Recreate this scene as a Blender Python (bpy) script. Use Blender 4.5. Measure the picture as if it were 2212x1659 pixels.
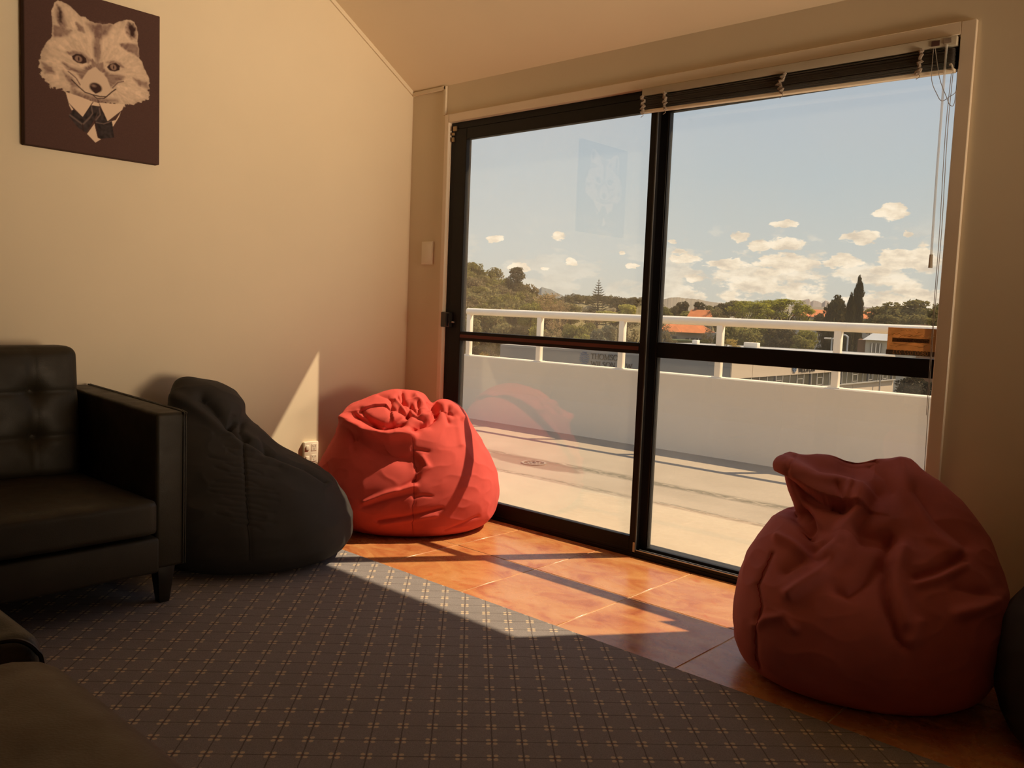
import bpy, bmesh, math, random
import numpy as np
from mathutils import Vector, Matrix, noise

for o in list(bpy.data.objects): bpy.data.objects.remove(o)
SC = bpy.context.scene
COL = SC.collection

# ------------------------------------------------------------------ camera
F_PX = 1842.0
cam = bpy.data.cameras.new('camera')
cam.sensor_fit = 'HORIZONTAL'; cam.sensor_width = 36.0
cam.lens = F_PX / 2212.0 * 36.0
cam.clip_end = 20000; cam.clip_start = 0.02
camo = bpy.data.objects.new('camera', cam); COL.objects.link(camo)
yaw, pitch, roll = (math.radians(a) for a in (-42.14693577, -4.88058128, 2.27241103))
fw = Vector((math.sin(yaw)*math.cos(pitch), math.cos(yaw)*math.cos(pitch), math.sin(pitch)))
r0 = Vector((math.cos(yaw), -math.sin(yaw), 0)); u0 = r0.cross(fw)
rt = r0*math.cos(roll) + u0*math.sin(roll); up = u0*math.cos(roll) - r0*math.sin(roll)
M = Matrix.Identity(4)
for i in range(3):
    M[i][0] = rt[i]; M[i][1] = up[i]; M[i][2] = -fw[i]
M[2][3] = 1.0
camo.matrix_world = M
SC.camera = camo

# ------------------------------------------------------------------ exposure
SC.view_settings.view_transform = 'Standard'
SC.view_settings.look = 'None'
SC.view_settings.exposure = 0.0
SC.view_settings.gamma = 1.0
SC.view_settings.use_curve_mapping = False
SC.cycles.max_bounces = 14
SC.cycles.diffuse_bounces = 10
SC.cycles.transparent_max_bounces = 24
SC.cycles.sample_clamp_indirect = 8.0

# ------------------------------------------------------------------ sun
SUN_DIR = Vector((-0.725, -1.0, -1.6)).normalized()
sl = bpy.data.lights.new('sun', 'SUN')
sl.energy = 7.9; sl.color = (1.0, 0.785, 0.52); sl.angle = math.radians(0.6)
so = bpy.data.objects.new('sun', sl); COL.objects.link(so)
so.rotation_euler = SUN_DIR.to_track_quat('-Z', 'Y').to_euler()
so.location = (4, 8, 12)

# ------------------------------------------------------------------ added fill lights without fixtures (behind and beside the camera)
def fill_spot(name, loc, aim, watts, color, angle, blend, radius):
    l = bpy.data.lights.new(name, 'SPOT'); l.energy = watts; l.color = color
    l.spot_size = math.radians(angle); l.spot_blend = blend; l.shadow_soft_size = radius
    o = bpy.data.objects.new(name, l); COL.objects.link(o); o.location = loc
    o.rotation_euler = (Vector(aim)-Vector(loc)).to_track_quat('-Z', 'Y').to_euler(); return o
fill_spot('fill_spot_wall', (2.15, 2.25, 1.0), (-3.42, 1.85, 1.90), 640, (1.0, .745, .49), 43, 1.0, .75)  # unseen fill added to lift the left wall
fill_spot('fill_spot_ceiling', (1.7, 2.15, .60), (-2.3, 2.1, 2.75), 320, (1.0, .74, .48), 44, 1.0, .40)  # unseen fill added to brighten the ceiling near the door
l = bpy.data.lights.new('fill_point_rear', 'POINT'); l.energy = 2.5; l.color = (1.0, .74, .48); l.shadow_soft_size = .35  # weak unseen fill added for the room as a whole
o = bpy.data.objects.new('fill_point_rear', l); COL.objects.link(o); o.location = (.9, -1.5, 2.7)

# ------------------------------------------------------------------ node helpers
def new_mat(name):
    m = bpy.data.materials.new(name); m.use_nodes = True
    nt = m.node_tree; nt.nodes.clear()
    out = nt.nodes.new('ShaderNodeOutputMaterial')
    return m, nt, out
class NT:
    """terse node building"""
    def __init__(s, nt): s.nt = nt
    def n(s, kind, **kw):
        nd = s.nt.nodes.new(kind)
        for k, v in kw.items(): setattr(nd, k, v)
        return nd
    def link(s, a, b): s.nt.links.new(a, b)
    def put(s, sock, v):
        if isinstance(v, bpy.types.NodeSocket): s.link(v, sock)
        else: sock.default_value = v
    def math(s, op, a, b=None, c=None, clamp=False):
        nd = s.n('ShaderNodeMath', operation=op); nd.use_clamp = clamp
        s.put(nd.inputs[0], a)
        if b is not None: s.put(nd.inputs[1], b)
        if c is not None: s.put(nd.inputs[2], c)
        return nd.outputs[0]
    def noise(s, vec, scale, detail=3, rough=.55, dist=0.0):
        nd = s.n('ShaderNodeTexNoise')
        if vec is not None: s.link(vec, nd.inputs['Vector'])
        nd.inputs['Scale'].default_value = scale; nd.inputs['Detail'].default_value = detail
        nd.inputs['Roughness'].default_value = rough; nd.inputs['Distortion'].default_value = dist
        return nd.outputs[0]
    def ramp(s, fac, stops, interp='LINEAR'):
        nd = s.n('ShaderNodeValToRGB'); cr = nd.color_ramp; cr.interpolation = interp
        while len(cr.elements) < len(stops): cr.elements.new(0.5)
        for e, (p, c) in zip(cr.elements, stops):
            e.position = p; e.color = (*c, 1) if len(c) == 3 else c
        s.link(fac, nd.inputs[0]); return nd.outputs[0]
    def mix(s, fac, a, b, blend='MIX'):
        nd = s.n('ShaderNodeMix', data_type='RGBA', blend_type=blend)
        s.put(nd.inputs[0], fac)
        s.put(nd.inputs[6], (*a, 1) if isinstance(a, tuple) and len(a) == 3 else a)
        s.put(nd.inputs[7], (*b, 1) if isinstance(b, tuple) and len(b) == 3 else b)
        return nd.outputs[2]
    def smooth(s, x, lo, hi):
        nd = s.n('ShaderNodeMapRange', interpolation_type='SMOOTHSTEP')
        s.put(nd.inputs[0], x); nd.inputs[1].default_value = lo; nd.inputs[2].default_value = hi
        return nd.outputs[0]
    def objco(s): return s.n('ShaderNodeTexCoord').outputs['Object']
    def bump(s, h, strength=.2, dist=.01):
        nd = s.n('ShaderNodeBump'); nd.inputs['Strength'].default_value = strength
        nd.inputs['Distance'].default_value = dist
        s.link(h, nd.inputs['Height']); return nd.outputs[0]
    def bsdf(s, out, color, rough=.6, spec=.5, metal=0.0, normal=None, **kw):
        b = s.n('ShaderNodeBsdfPrincipled')
        s.put(b.inputs['Base Color'], (*color, 1) if isinstance(color, tuple) and len(color) == 3 else color)
        s.put(b.inputs['Roughness'], rough); s.put(b.inputs['Metallic'], metal)
        s.put(b.inputs['Specular IOR Level'], spec)
        if normal is not None: s.link(normal, b.inputs['Normal'])
        for k, v in kw.items(): s.put(b.inputs[k], v)
        s.link(b.outputs[0], out.inputs[0]); return b

def plain(name, color, rough=.6, spec=.4, metal=0.0, var=.06, scale=12, bump=0.0, bscale=200, **kw):
    m, nt, out = new_mat(name); N = NT(nt); co = N.objco()
    f = N.noise(co, scale, 3)
    lo = tuple(c*(1-var) for c in color); hi = tuple(min(1, c*(1+var)) for c in color)
    c = N.ramp(f, [(.3, lo), (.7, hi)])
    nrm = N.bump(N.noise(co, bscale, 2), bump, .002) if bump else None
    N.bsdf(out, c, rough, spec, metal, nrm, **kw)
    return m

# ------------------------------------------------------------------ sky
W = bpy.data.worlds.new('sky'); SC.world = W; W.use_nodes = True
nt = W.node_tree; nt.nodes.clear(); N = NT(nt)
wout = N.n('ShaderNodeOutputWorld'); bg = N.n('ShaderNodeBackground')
N.link(bg.outputs[0], wout.inputs[0])
d = N.n('ShaderNodeTexCoord').outputs['Generated']
sep = N.n('ShaderNodeSeparateXYZ'); N.link(d, sep.inputs[0])
el = N.math('ARCSINE', sep.outputs[2])                       # elevation (rad)
az = N.math('ARCTAN2', sep.outputs[0], sep.outputs[1])       # azimuth from +Y toward +X
base = N.ramp(N.math('MULTIPLY', el, 1.0), [(0.0, (.74, .68, .56)), (.07, (.68, .69, .64)), (.16, (.58, .64, .66)), (.32, (.52, .58, .68)), (1.0, (.36, .48, .72))])
# cumulus: noise in (azimuth, elevation) with a threshold rising with elevation, plus single clouds
cv = N.n('ShaderNodeCombineXYZ'); N.link(az, cv.inputs[0]); N.link(N.math('MULTIPLY', el, 2.1), cv.inputs[1])
n1 = N.noise(cv.outputs[0], 15.0, 7, .6)
CLOUDS =[(-0.7616,0.083,0.0136,0.006),(-0.6888,0.0895,0.0119,0.0081),(-0.673,0.0588,0.0109,0.0054),(-0.7022,0.0508,0.0092,0.0038),(-0.7324,0.0513,0.0179,0.0071),(-0.614,0.0735,0.0065,0.0043),(-0.6026,0.0585,0.0109,0.0038),(-0.5579,0.086,0.0065,0.0038),(-0.5484,0.0743,0.0136,0.0043),(-0.5428,0.0666,0.0244,0.0071),(-0.4841,0.0927,0.0136,0.0076),(-0.4354,0.1074,0.0179,0.0065),(-0.4625,0.0838,0.0163,0.0109),(-0.433,0.0858,0.0299,0.0098),(-0.4963,0.0616,0.0326,0.0081),(-0.4317,0.0651,0.0434,0.0136),(-0.3743,0.0677,0.0244,0.0109),(-0.3283,0.12,0.0217,0.0119),(-0.3565,0.094,0.0299,0.0087),(-0.3115,0.0979,0.0065,0.0038),(-0.3239,0.0709,0.0244,0.0163),(-0.2972,0.0712,0.0217,0.019),(-0.4507,0.0535,0.019,0.0065),(-0.3366,0.0585,0.0163,0.0081),(-0.5313,0.046,0.019,0.0065)]   # filled below: (azimuth, elevation, half width, half height)

wx = N.math('MULTIPLY', N.math('SUBTRACT', N.noise(cv.outputs[0], 42.0, 4, .6), .5), .020)
wv_ = N.n('ShaderNodeVectorMath', operation='ADD'); N.link(cv.outputs[0], wv_.inputs[0]); wv_.inputs[1].default_value = (5, 3, 1)
wy = N.math('MULTIPLY', N.math('SUBTRACT', N.noise(wv_.outputs[0], 42.0, 4, .6), .5), .013)
az, el0 = N.math('ADD', az, wx), el
el = N.math('ADD', el, wy)
acc = None
for (a, e, w, h) in CLOUDS:
    dx = N.math('MULTIPLY', N.math('SUBTRACT', az, a), 1.0/w)
    dy = N.math('MULTIPLY', N.math('SUBTRACT', el, e), 1.0/h)
    r2 = N.math('ADD', N.math('MULTIPLY', dx, dx), N.math('MULTIPLY', dy, dy))
    v = N.math('SUBTRACT', 1.0, r2, clamp=True)
    acc = v if acc is None else N.math('MAXIMUM', acc, v)
n2 = N.noise(cv.outputs[0], 55.0, 5, .6)
single = N.smooth(N.math('ADD', N.math('MULTIPLY', acc, .62), N.math('SUBTRACT', n2, .5)), .22, .36) if acc is not None else None
band = N.math('MULTIPLY', N.math('MULTIPLY', N.math('ADD', .3, N.math('MULTIPLY', N.smooth(az, -.60, -.50), .7)), N.smooth(el0, .125, .03)), N.smooth(N.math('ADD', n1, N.math('MULTIPLY', el0, -1.0)), .415, .485))
cover = N.math('MAXIMUM', band, single) if single is not None else band
shade = N.noise(cv.outputs[0], 34.0, 5, .6)
ccol = N.ramp(shade, [(.36, (.84, .69, .53)), (.50, (1.10, .91, .68)), (.60, (1.25, 1.06, .82))])
sky = N.mix(N.math('MULTIPLY', cover, .92), base, ccol)
N.link(sky, bg.inputs[0]); bg.inputs[1].default_value = 1.0

# ------------------------------------------------------------------ mesh helpers
def link(name, me, m=None, parent=None, smooth=False):
    o = bpy.data.objects.new(name, me); COL.objects.link(o)
    if m is not None:
        for mm in (m if isinstance(m, (list, tuple)) else [m]): me.materials.append(mm)
    if parent is not None: o.parent = parent
    if smooth: me.shade_smooth()
    return o
class MB:
    def __init__(s): s.v = []; s.f = []
    def add(s, vs, fs):
        b = len(s.v); s.v += [tuple(p) for p in vs]; s.f += [tuple(i+b for i in f) for f in fs]; return s
    def box(s, a, b):
        (x0, y0, z0), (x1, y1, z1) = a, b
        return s.add([(x0,y0,z0),(x1,y0,z0),(x1,y1,z0),(x0,y1,z0),(x0,y0,z1),(x1,y0,z1),(x1,y1,z1),(x0,y1,z1)],
                     [(0,3,2,1),(4,5,6,7),(0,1,5,4),(1,2,6,5),(2,3,7,6),(3,0,4,7)])
    def tube(s, pts, r, n=10, cap=True):
        pts = [Vector(p) for p in pts]; L = len(pts)
        rr = r if isinstance(r, (list, tuple)) else [r]*L
        vs, fs = [], []; prev = None
        for i, p in enumerate(pts):
            t = (pts[min(i+1, L-1)] - pts[max(i-1, 0)]).normalized()
            if prev is None:
                a = Vector((0,0,1)) if abs(t.z) < .9 else Vector((1,0,0))
                x = t.cross(a).normalized()
            else:
                x = (prev - t*prev.dot(t)).normalized()
            prev = x; y = t.cross(x)
            for k in range(n):
                an = 2*math.pi*k/n
                vs.append(p + (x*math.cos(an) + y*math.sin(an))*rr[i])
        for i in range(L-1):
            for k in range(n):
                fs.append((i*n+k, i*n+(k+1)%n, (i+1)*n+(k+1)%n, (i+1)*n+k))
        if cap:
            fs.append(tuple(range(n-1, -1, -1))); fs.append(tuple((L-1)*n+k for k in range(n)))
        return s.add(vs, fs)
    def prism(s, poly, z0, z1):
        n = len(poly)
        vs = [(x, y, z0) for x, y in poly] + [(x, y, z1) for x, y in poly]
        fs = [tuple(range(n-1, -1, -1)), tuple(range(n, 2*n))] + [(i, (i+1)%n, n+(i+1)%n, n+i) for i in range(n)]
        return s.add(vs, fs)
    def lathe(s, prof, c=(0,0,0), n=24):
        vs, fs = [], []
        for r, z in prof:
            for k in range(n):
                an = 2*math.pi*k/n; vs.append((c[0]+r*math.cos(an), c[1]+r*math.sin(an), c[2]+z))
        m = len(prof)
        for i in range(m-1):
            for k in range(n): fs.append((i*n+k, i*n+(k+1)%n, (i+1)*n+(k+1)%n, (i+1)*n+k))
        fs.append(tuple(range(n-1, -1, -1))); fs.append(tuple((m-1)*n+k for k in range(n)))
        return s.add(vs, fs)
    def me(s, name):
        m = bpy.data.meshes.new(name); m.from_pydata(s.v, [], s.f); m.update(); return m
    def obj(s, name, m=None, parent=None, bevel=0.0, seg=2, smooth=False):
        me = s.me(name)
        bm = bmesh.new(); bm.from_mesh(me)
        bmesh.ops.recalc_face_normals(bm, faces=bm.faces)
        if bevel:
            es = [e for e in bm.edges if len(e.link_faces) == 2 and e.calc_face_angle(0) > .5]
            bmesh.ops.bevel(bm, geom=es, offset=bevel, segments=seg, profile=.5, affect='EDGES', clamp_overlap=True)
        bm.to_mesh(me); bm.free()
        o = link(name, me, m, parent)
        if smooth or bevel:
            me.shade_smooth()
            try: me.set_sharp_from_angle(angle=math.radians(40))
            except Exception: pass
        return o
def empty(name, loc=(0,0,0), parent=None):
    o = bpy.data.objects.new(name, None); COL.objects.link(o); o.location = loc
    o.empty_display_size = .1
    if parent is not None: o.parent = parent
    return o
def tag(o, label=None, cat=None, group=None, kind=None):
    if label: o['label'] = label
    if cat: o['category'] = cat
    if group: o['group'] = group
    if kind: o['kind'] = kind
    return o
def copy_tree(o, parent=None):
    c = o.copy(); COL.objects.link(c)
    if parent is not None: c.parent = parent
    for ch in list(o.children): copy_tree(ch, c)
    return c
def box(name, a, b, m, parent=None, bevel=0.0, **kw):
    return MB().box(a, b).obj(name, m, parent, bevel, **kw)

# ------------------------------------------------------------------ materials: room
M_WALL = plain('cream_wall_paint', (.74, .64, .475), .75, .25, var=.02, scale=2.2, bump=.05, bscale=260)
M_CEIL = plain('ceiling_paint', (.80, .68, .50), .8, .2, var=.015, scale=2, bump=.04, bscale=260)
M_TRIM = plain('cream_gloss_trim', (.80, .68, .53), .35, .5, var=.02, scale=6)
M_BLACK = plain('black_powder_coat', (.007, .0055, .005), .5, .25, var=.15, scale=30)
M_RUBBER = plain('red_brown_rubber', (.11, .026, .016), .5, .4)
M_ALU = plain('bare_aluminium', (.42, .38, .34), .38, .5, .7)
M_PLASTIC = plain('cream_plastic', (.83, .76, .62), .35, .5, var=.01)
M_GROUT = plain('tile_grout', (.74, .54, .34), .85, .2, var=.1, scale=40)

def tile_material():
    m, nt, out = new_mat('terracotta_tile'); N = NT(nt)
    geo = N.n('ShaderNodeNewGeometry').outputs['Position']
    inf = N.n('ShaderNodeObjectInfo')
    mp = N.n('ShaderNodeMapping'); N.link(geo, mp.inputs[0]); mp.inputs['Scale'].default_value = (1.0, 1.5, 1)
    off = N.n('ShaderNodeCombineXYZ'); N.link(N.math('MULTIPLY', inf.outputs['Random'], 40.0), off.inputs[2])
    va = N.n('ShaderNodeVectorMath', operation='ADD'); N.link(mp.outputs[0], va.inputs[0]); N.link(off.outputs[0], va.inputs[1])
    a = N.noise(va.outputs[0], 5.5, 6, .62, .9)
    b = N.noise(va.outputs[0], 13, 5, .6, .5)
    c1 = N.ramp(a, [(.30, (.37, .105, .036)), (.42, (.49, .18, .066)), (.55, (.56, .255, .092)), (.72, (.60, .30, .13))])
    c2 = N.mix(N.smooth(b, .60, .74), c1, (.50, .15, .05))
    rough = N.ramp(b, [(.3, (.20,)*3), (.7, (.34,)*3)])
    N.bsdf(out, c2, rough, .5, 0, N.bump(N.noise(geo, 60, 3), .03, .002))
    return m
M_TILE = tile_material()

def carpet_material():
    m, nt, out = new_mat('lattice_carpet'); N = NT(nt)
    geo = N.n('ShaderNodeNewGeometry').outputs['Position']
    sp = N.n('ShaderNodeSeparateXYZ'); N.link(geo, sp.inputs[0])
    P = .0993
    wob = N.math('MULTIPLY', N.math('SUBTRACT', N.noise(geo, 90, 2), .5), .05)
    def cell(v, off):
        q = N.math('ADD', N.math('MULTIPLY', N.math('SUBTRACT', v, off), 1/P), .5)
        return N.math('SUBTRACT', N.math('SUBTRACT', q, N.math('FLOOR', q)), .5)
    u = N.math('ABSOLUTE', N.math('ADD', cell(N.math('ADD', sp.outputs[0], sp.outputs[1]), -1.4746), wob))
    v = N.math('ABSOLUTE', N.math('ADD', cell(N.math('SUBTRACT', sp.outputs[1], sp.outputs[0]), 3.1796), wob))
    line = N.math('MAXIMUM', N.smooth(u, .030, .012), N.smooth(v, .030, .012))
    du = N.math('SUBTRACT', u, .112); dv = N.math('SUBTRACT', v, .112)
    r = N.math('SQRT', N.math('ADD', N.math('MULTIPLY', du, du), N.math('MULTIPLY', dv, dv)))
    fl = N.smooth(r, .092, .062)
    cen = N.smooth(N.math('MAXIMUM', u, v), .05, .03)
    tuft = N.noise(geo, 420, 2, .7)
    big = N.noise(geo, 7, 3)
    c = N.ramp(tuft, [(.25, (.205, .185, .188)), (.75, (.36, .325, .325))])
    c = N.mix(N.math('MULTIPLY', N.smooth(big, .35, .65), .22), c, (.21, .19, .19))
    c = N.mix(N.math('MULTIPLY', line, .55), c, (.06, .04, .038))
    c = N.mix(N.math('MULTIPLY', fl, .9), c, (.66, .52, .37))
    c = N.mix(N.math('MULTIPLY', cen, .5), c, (.22, .07, .045))
    N.bsdf(out, c, .95, .08, 0, N.bump(N.noise(geo, 650, 2, .7), .55, .003))
    return m
M_CARPET = carpet_material()

def glass_material():
    m, nt, out = new_mat('window_glass'); N = NT(nt)
    tr = N.n('ShaderNodeBsdfTransparent'); tr.inputs[0].default_value = (.97, .975, .965, 1)
    gl = N.n('ShaderNodeBsdfGlossy'); gl.inputs['Roughness'].default_value = 0.0
    gl.inputs[0].default_value = (1, 1, 1, 1)
    fr = N.n('ShaderNodeFresnel'); g = N.n('ShaderNodeNewGeometry').outputs['Backfacing']
    N.link(N.math('ADD', 1.66, N.math('MULTIPLY', g, 1/1.66-1.66)), fr.inputs[0])     # same reflectance on both faces of the sheet
    mx = N.n('ShaderNodeMixShader'); N.link(fr.outputs[0], mx.inputs[0]); N.link(tr.outputs[0], mx.inputs[1]); N.link(gl.outputs[0], mx.inputs[2])
    # pale film mixed in to imitate haze and veiling glare
    co = N.objco(); veil = N.ramp(N.noise(co, 3.0, 5, .6), [(.3, (.020,)*3), (.75, (.050,)*3)])
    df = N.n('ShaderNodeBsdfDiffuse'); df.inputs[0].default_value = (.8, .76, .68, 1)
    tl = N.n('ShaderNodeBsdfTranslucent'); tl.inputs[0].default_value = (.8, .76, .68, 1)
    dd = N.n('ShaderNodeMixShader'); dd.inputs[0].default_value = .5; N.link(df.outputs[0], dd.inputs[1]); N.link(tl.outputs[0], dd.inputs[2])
    m2 = N.n('ShaderNodeMixShader'); N.link(veil, m2.inputs[0]); N.link(mx.outputs[0], m2.inputs[1]); N.link(dd.outputs[0], m2.inputs[2])
    N.link(m2.outputs[0], out.inputs[0])
    return m
M_GLASS = glass_material()

# ------------------------------------------------------------------ room shell
XL, XR, YF, YB = -3.42, 2.3, 2.94, -2.94
ZE, SL = 2.092, 0.63                     # eaves height and pitch of the raked ceiling
ZR = ZE + SL*YF
fl = MB().box((XL, YB, -.12), (XR, 2.083, -.004)).box((XL, 2.083, -.12), (XR, 2.945, -.0018)).obj('floor', M_GROUT); tag(fl, kind='structure')
rnd = random.Random(4)
xs = [-2.54 + .441*k for k in range(-2, 12)]
for r, (ya, yb) in enumerate(((2.083, 2.499), (2.499, 2.9405))):
    for k in range(len(xs)-1):
        a, b = max(xs[k], XL), min(xs[k+1], XR)
        g = .002
        t = MB().box((a+g, ya+(g if r else 0), -.008), (b-g, yb-g, 0)).obj('tile', M_TILE, fl, bevel=.0015, seg=1)
ca = MB().box((XL, YB, -.003), (XR, 2.081, .004)).obj('carpet', M_CARPET)
tag(ca, 'grey-brown fitted carpet with dark diamond lattice and tiny cream flowers', 'carpet')

wl = MB()
wl.add([(XL, YB, -.12), (XL, YF+.12, -.12), (XL, YF+.12, ZE-SL*.12), (XL, 0, ZR), (XL, YB, ZE),
        (XL-.12, YB, -.12), (XL-.12, YF+.12, -.12), (XL-.12, YF+.12, ZE-SL*.12), (XL-.12, 0, ZR), (XL-.12, YB, ZE)],
       [(0,1,2,3,4), (9,8,7,6,5), (0,5,6,1), (1,6,7,2), (2,7,8,3), (3,8,9,4), (4,9,5,0)])
tag(wl.obj('wall_left', M_WALL), kind='structure')
wr = MB()
wr.add([(XR, YB, -.12), (XR, YF+.12, -.12), (XR, YF+.12, ZE-SL*.12), (XR, 0, ZR), (XR, YB, ZE),
        (XR+.12, YB, -.12), (XR+.12, YF+.12, -.12), (XR+.12, YF+.12, ZE-SL*.12), (XR+.12, 0, ZR), (XR+.12, YB, ZE)],
       [(0,1,2,3,4), (9,8,7,6,5), (0,5,6,1), (1,6,7,2), (2,7,8,3), (3,8,9,4), (4,9,5,0)])
tag(wr.obj('wall_right', M_WALL), kind='structure')
OX0, OX1, OZ1 = -3.132, -.832, 1.907      # clear opening of the door lining
wf = MB().box((XL, YF, -.12), (OX0-.012, YF+.12, ZE)).box((OX1+.012, YF, -.12), (XR, YF+.12, ZE)).box((OX0-.012, YF, OZ1+.012), (OX1+.012, YF+.12, ZE))
wf.box((OX0-.012, YF+.004, -.12), (OX1+.012, YF+.12, -.002))
tag(wf.obj('wall_front', M_WALL), kind='structure')
tag(box('wall_back', (XL, YB-.12, -.12), (XR, YB, ZE+.02), M_WALL), kind='structure')
ce = MB()
for ya, yb, za, zb in ((YF+.0, 0, ZE, ZR), (0, YB-.12, ZR, ZE-.075)):
    ce.add([(XL-.12, ya, za), (XR+.12, ya, za), (XR+.12, yb, zb), (XL-.12, yb, zb), (XL-.12, ya, za+.14), (XR+.12, ya, za+.14), (XR+.12, yb, zb+.14), (XL-.12, yb, zb+.14)],
           [(0,3,2,1),(4,5,6,7),(0,1,5,4),(1,2,6,5),(2,3,7,6),(3,0,4,7)])
tag(ce.obj('ceiling', M_CEIL), kind='structure')

# surface trunking: down the ceiling/left wall joint, along the head of the panel and down to the architrave
tk = MB()
w_ = .009
yA, zA = 0.02, ZE+SL*(YF-.02)
tk.add([(XL, yA, zA-.022), (XL+w_, yA, zA-.022), (XL+w_, yA, zA), (XL, yA, zA), (XL, YF, ZE-.022), (XL+w_, YF, ZE-.022), (XL+w_, YF, ZE), (XL, YF, ZE)],
       [(0,1,2,3),(4,7,6,5),(0,4,5,1),(1,5,6,2),(2,6,7,3),(3,7,4,0)])
tag(tk.obj('trim_2', M_WALL), kind='structure')
tk = MB().box((XL+w_, YF-.013, ZE-.020), (-3.168, YF, ZE-.002)).box((-3.180, YF-.013, 1.948), (-3.164, YF, ZE-.002))
tag(tk.obj('trim_3', M_WALL, bevel=.002, seg=1), kind='structure')

# architrave and lining of the door
ar = MB().box((-3.159, 2.922, 0), (OX0, YF, 1.947)).box((OX1, 2.922, 0), (-.789, YF, 1.947)).box((OX0, 2.922, OZ1), (OX1, YF, 1.947))
a1 = ar.obj('trim_1', M_TRIM, bevel=.002, seg=1); tag(a1, kind='structure')
ln = MB().box((OX0-.012, YF, 0), (OX0, 2.972, OZ1+.012)).box((OX1, YF, 0), (OX1+.012, 2.972, OZ1+.012)).box((OX0, YF, OZ1), (OX1, 2.972, OZ1+.012))
ln.obj('lining', M_TRIM, a1)

# ------------------------------------------------------------------ aluminium sliding door
dr = empty('door_1', (-1.98, 2.96, 0)); tag(dr, 'black aluminium sliding door with one fixed and one sliding glazed panel', kind='structure')
def dpart(name, boxes, m, parent=dr, bevel=.002, **kw):
    b = MB()
    for a, c in boxes: b.box(a, c)
    o = b.obj(name, m, parent, bevel, seg=1, **kw)
    if parent is not None: o.matrix_parent_inverse = parent.matrix_basis.inverted()
    return o
dpart('outer_frame', [((-3.132, 2.945, 1.874), (-.832, 3.06, 1.907)), ((-3.132, 2.945, 0.0), (-3.104, 3.06, 1.874)), ((-.846, 2.975, 0), (-.82, 3.06, 1.874))], M_BLACK)
dpart('sill_track', [((-3.132, 2.9405, -.002), (-.832, 3.07, .016)), ((-3.104, 2.9405, .016), (-.846, 2.946, .031)), ((-3.104, 2.976, .016), (-.846, 2.980, .028)), ((-3.104, 3.02, .016), (-.846, 3.07, .03))], M_BLACK)
dpart('track_rib', [((-1.93, 2.962, .016), (-.846, 2.965, .030)), ((-1.93, 2.9395, .029), (-.846, 2.9415, .0325))], M_ALU, bevel=0)
# sliding panel (inner track)
y0, y1 = 2.942, 2.972
sp = dpart('sliding_panel', [((-3.104, y0, .018), (-3.022, y1, 1.874)), ((-1.968, y0, .018), (-1.938, y1, 1.874)), ((-3.022, y0, 1.820), (-1.968, y1, 1.874)), ((-3.022, y0, .018), (-1.968, y1, .083)),
            ((-3.022, y0, .846), (-1.968, y1, .891))], M_BLACK)
def sub(o, p):
    o.parent = p; o.matrix_parent_inverse = p.matrix_world.inverted() if False else Matrix.Identity(4)
    return o
def subpart(name, boxes, m, parent, bevel=0.0, **kw):
    b = MB()
    for a, c in boxes: b.box(a, c)
    o = b.obj(name, m, None, bevel, seg=1, **kw); o.parent = parent; return o
subpart('rubber_stripe', [((-3.020, y0-.0025, .8605), (-1.970, y0+.001, .876))], M_RUBBER, sp)
subpart('edge_highlight', [((-1.9385, y0-.002, .020), (-1.9335, y0+.004, 1.86))], plain('edge_highlight_grey', (.05, .043, .036), .35, .5), sp)  # lighter grey strip drawn in for the daylight highlight on the stile edge
subpart('latch_plate', [((-3.138, 2.917, .908), (-3.080, 2.943, .982)), ((-3.100, 2.905, .914), (-3.088, 2.920, .976))], plain('latch_black', (.02, .019, .018), .22, .6), sp, bevel=.002)
subpart('latch_snib', [((-3.080, 2.930, .930), (-3.062, 2.942, .938))], M_ALU, sp, bevel=.002)
subpart('roller_bracket', [((-3.112, 2.934, 1.865), (-3.090, 2.943, 1.888)), ((-3.118, 2.934, 1.845), (-3.104, 2.943, 1.858)), ((-3.118, 2.934, 1.815), (-3.106, 2.943, 1.836))], plain('brass_bracket', (.32, .22, .12), .4, .5, .6), sp, bevel=.001)
subpart('corner_plate', [((-1.946, 2.938, .022), (-1.936, 2.942, .062))], M_ALU, sp)
subpart('upper_pane', [((-3.024, 2.955, .889), (-1.966, 2.960, 1.822))], M_GLASS, sp)
subpart('lower_pane', [((-3.024, 2.955, .081), (-1.966, 2.960, .848))], M_GLASS, sp)
# fixed panel (outer track)
y0, y1 = 2.985, 3.018
fp = dpart('fixed_panel', [((-1.972, y0, .018), (-1.912, y1, 1.874)), ((-.85, y0, .018), (-.82, y1, 1.874)), ((-1.912, y0, 1.82), (-.85, y1, 1.874)), ((-1.912, y0, .016), (-.85, y1, .037)),
            ((-1.912, y0, .834), (-.85, y1, .897))], M_BLACK)
subpart('bead', [((-1.912, y0+.004, .03), (-1.908, y1-.004, 1.82))], M_BLACK, fp)
subpart('upper_pane', [((-1.913, 2.999, .895), (-.849, 3.004, 1.822))], M_GLASS, fp)
subpart('lower_pane', [((-1.913, 2.999, .035), (-.849, 3.004, .836))], M_GLASS, fp)
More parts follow.
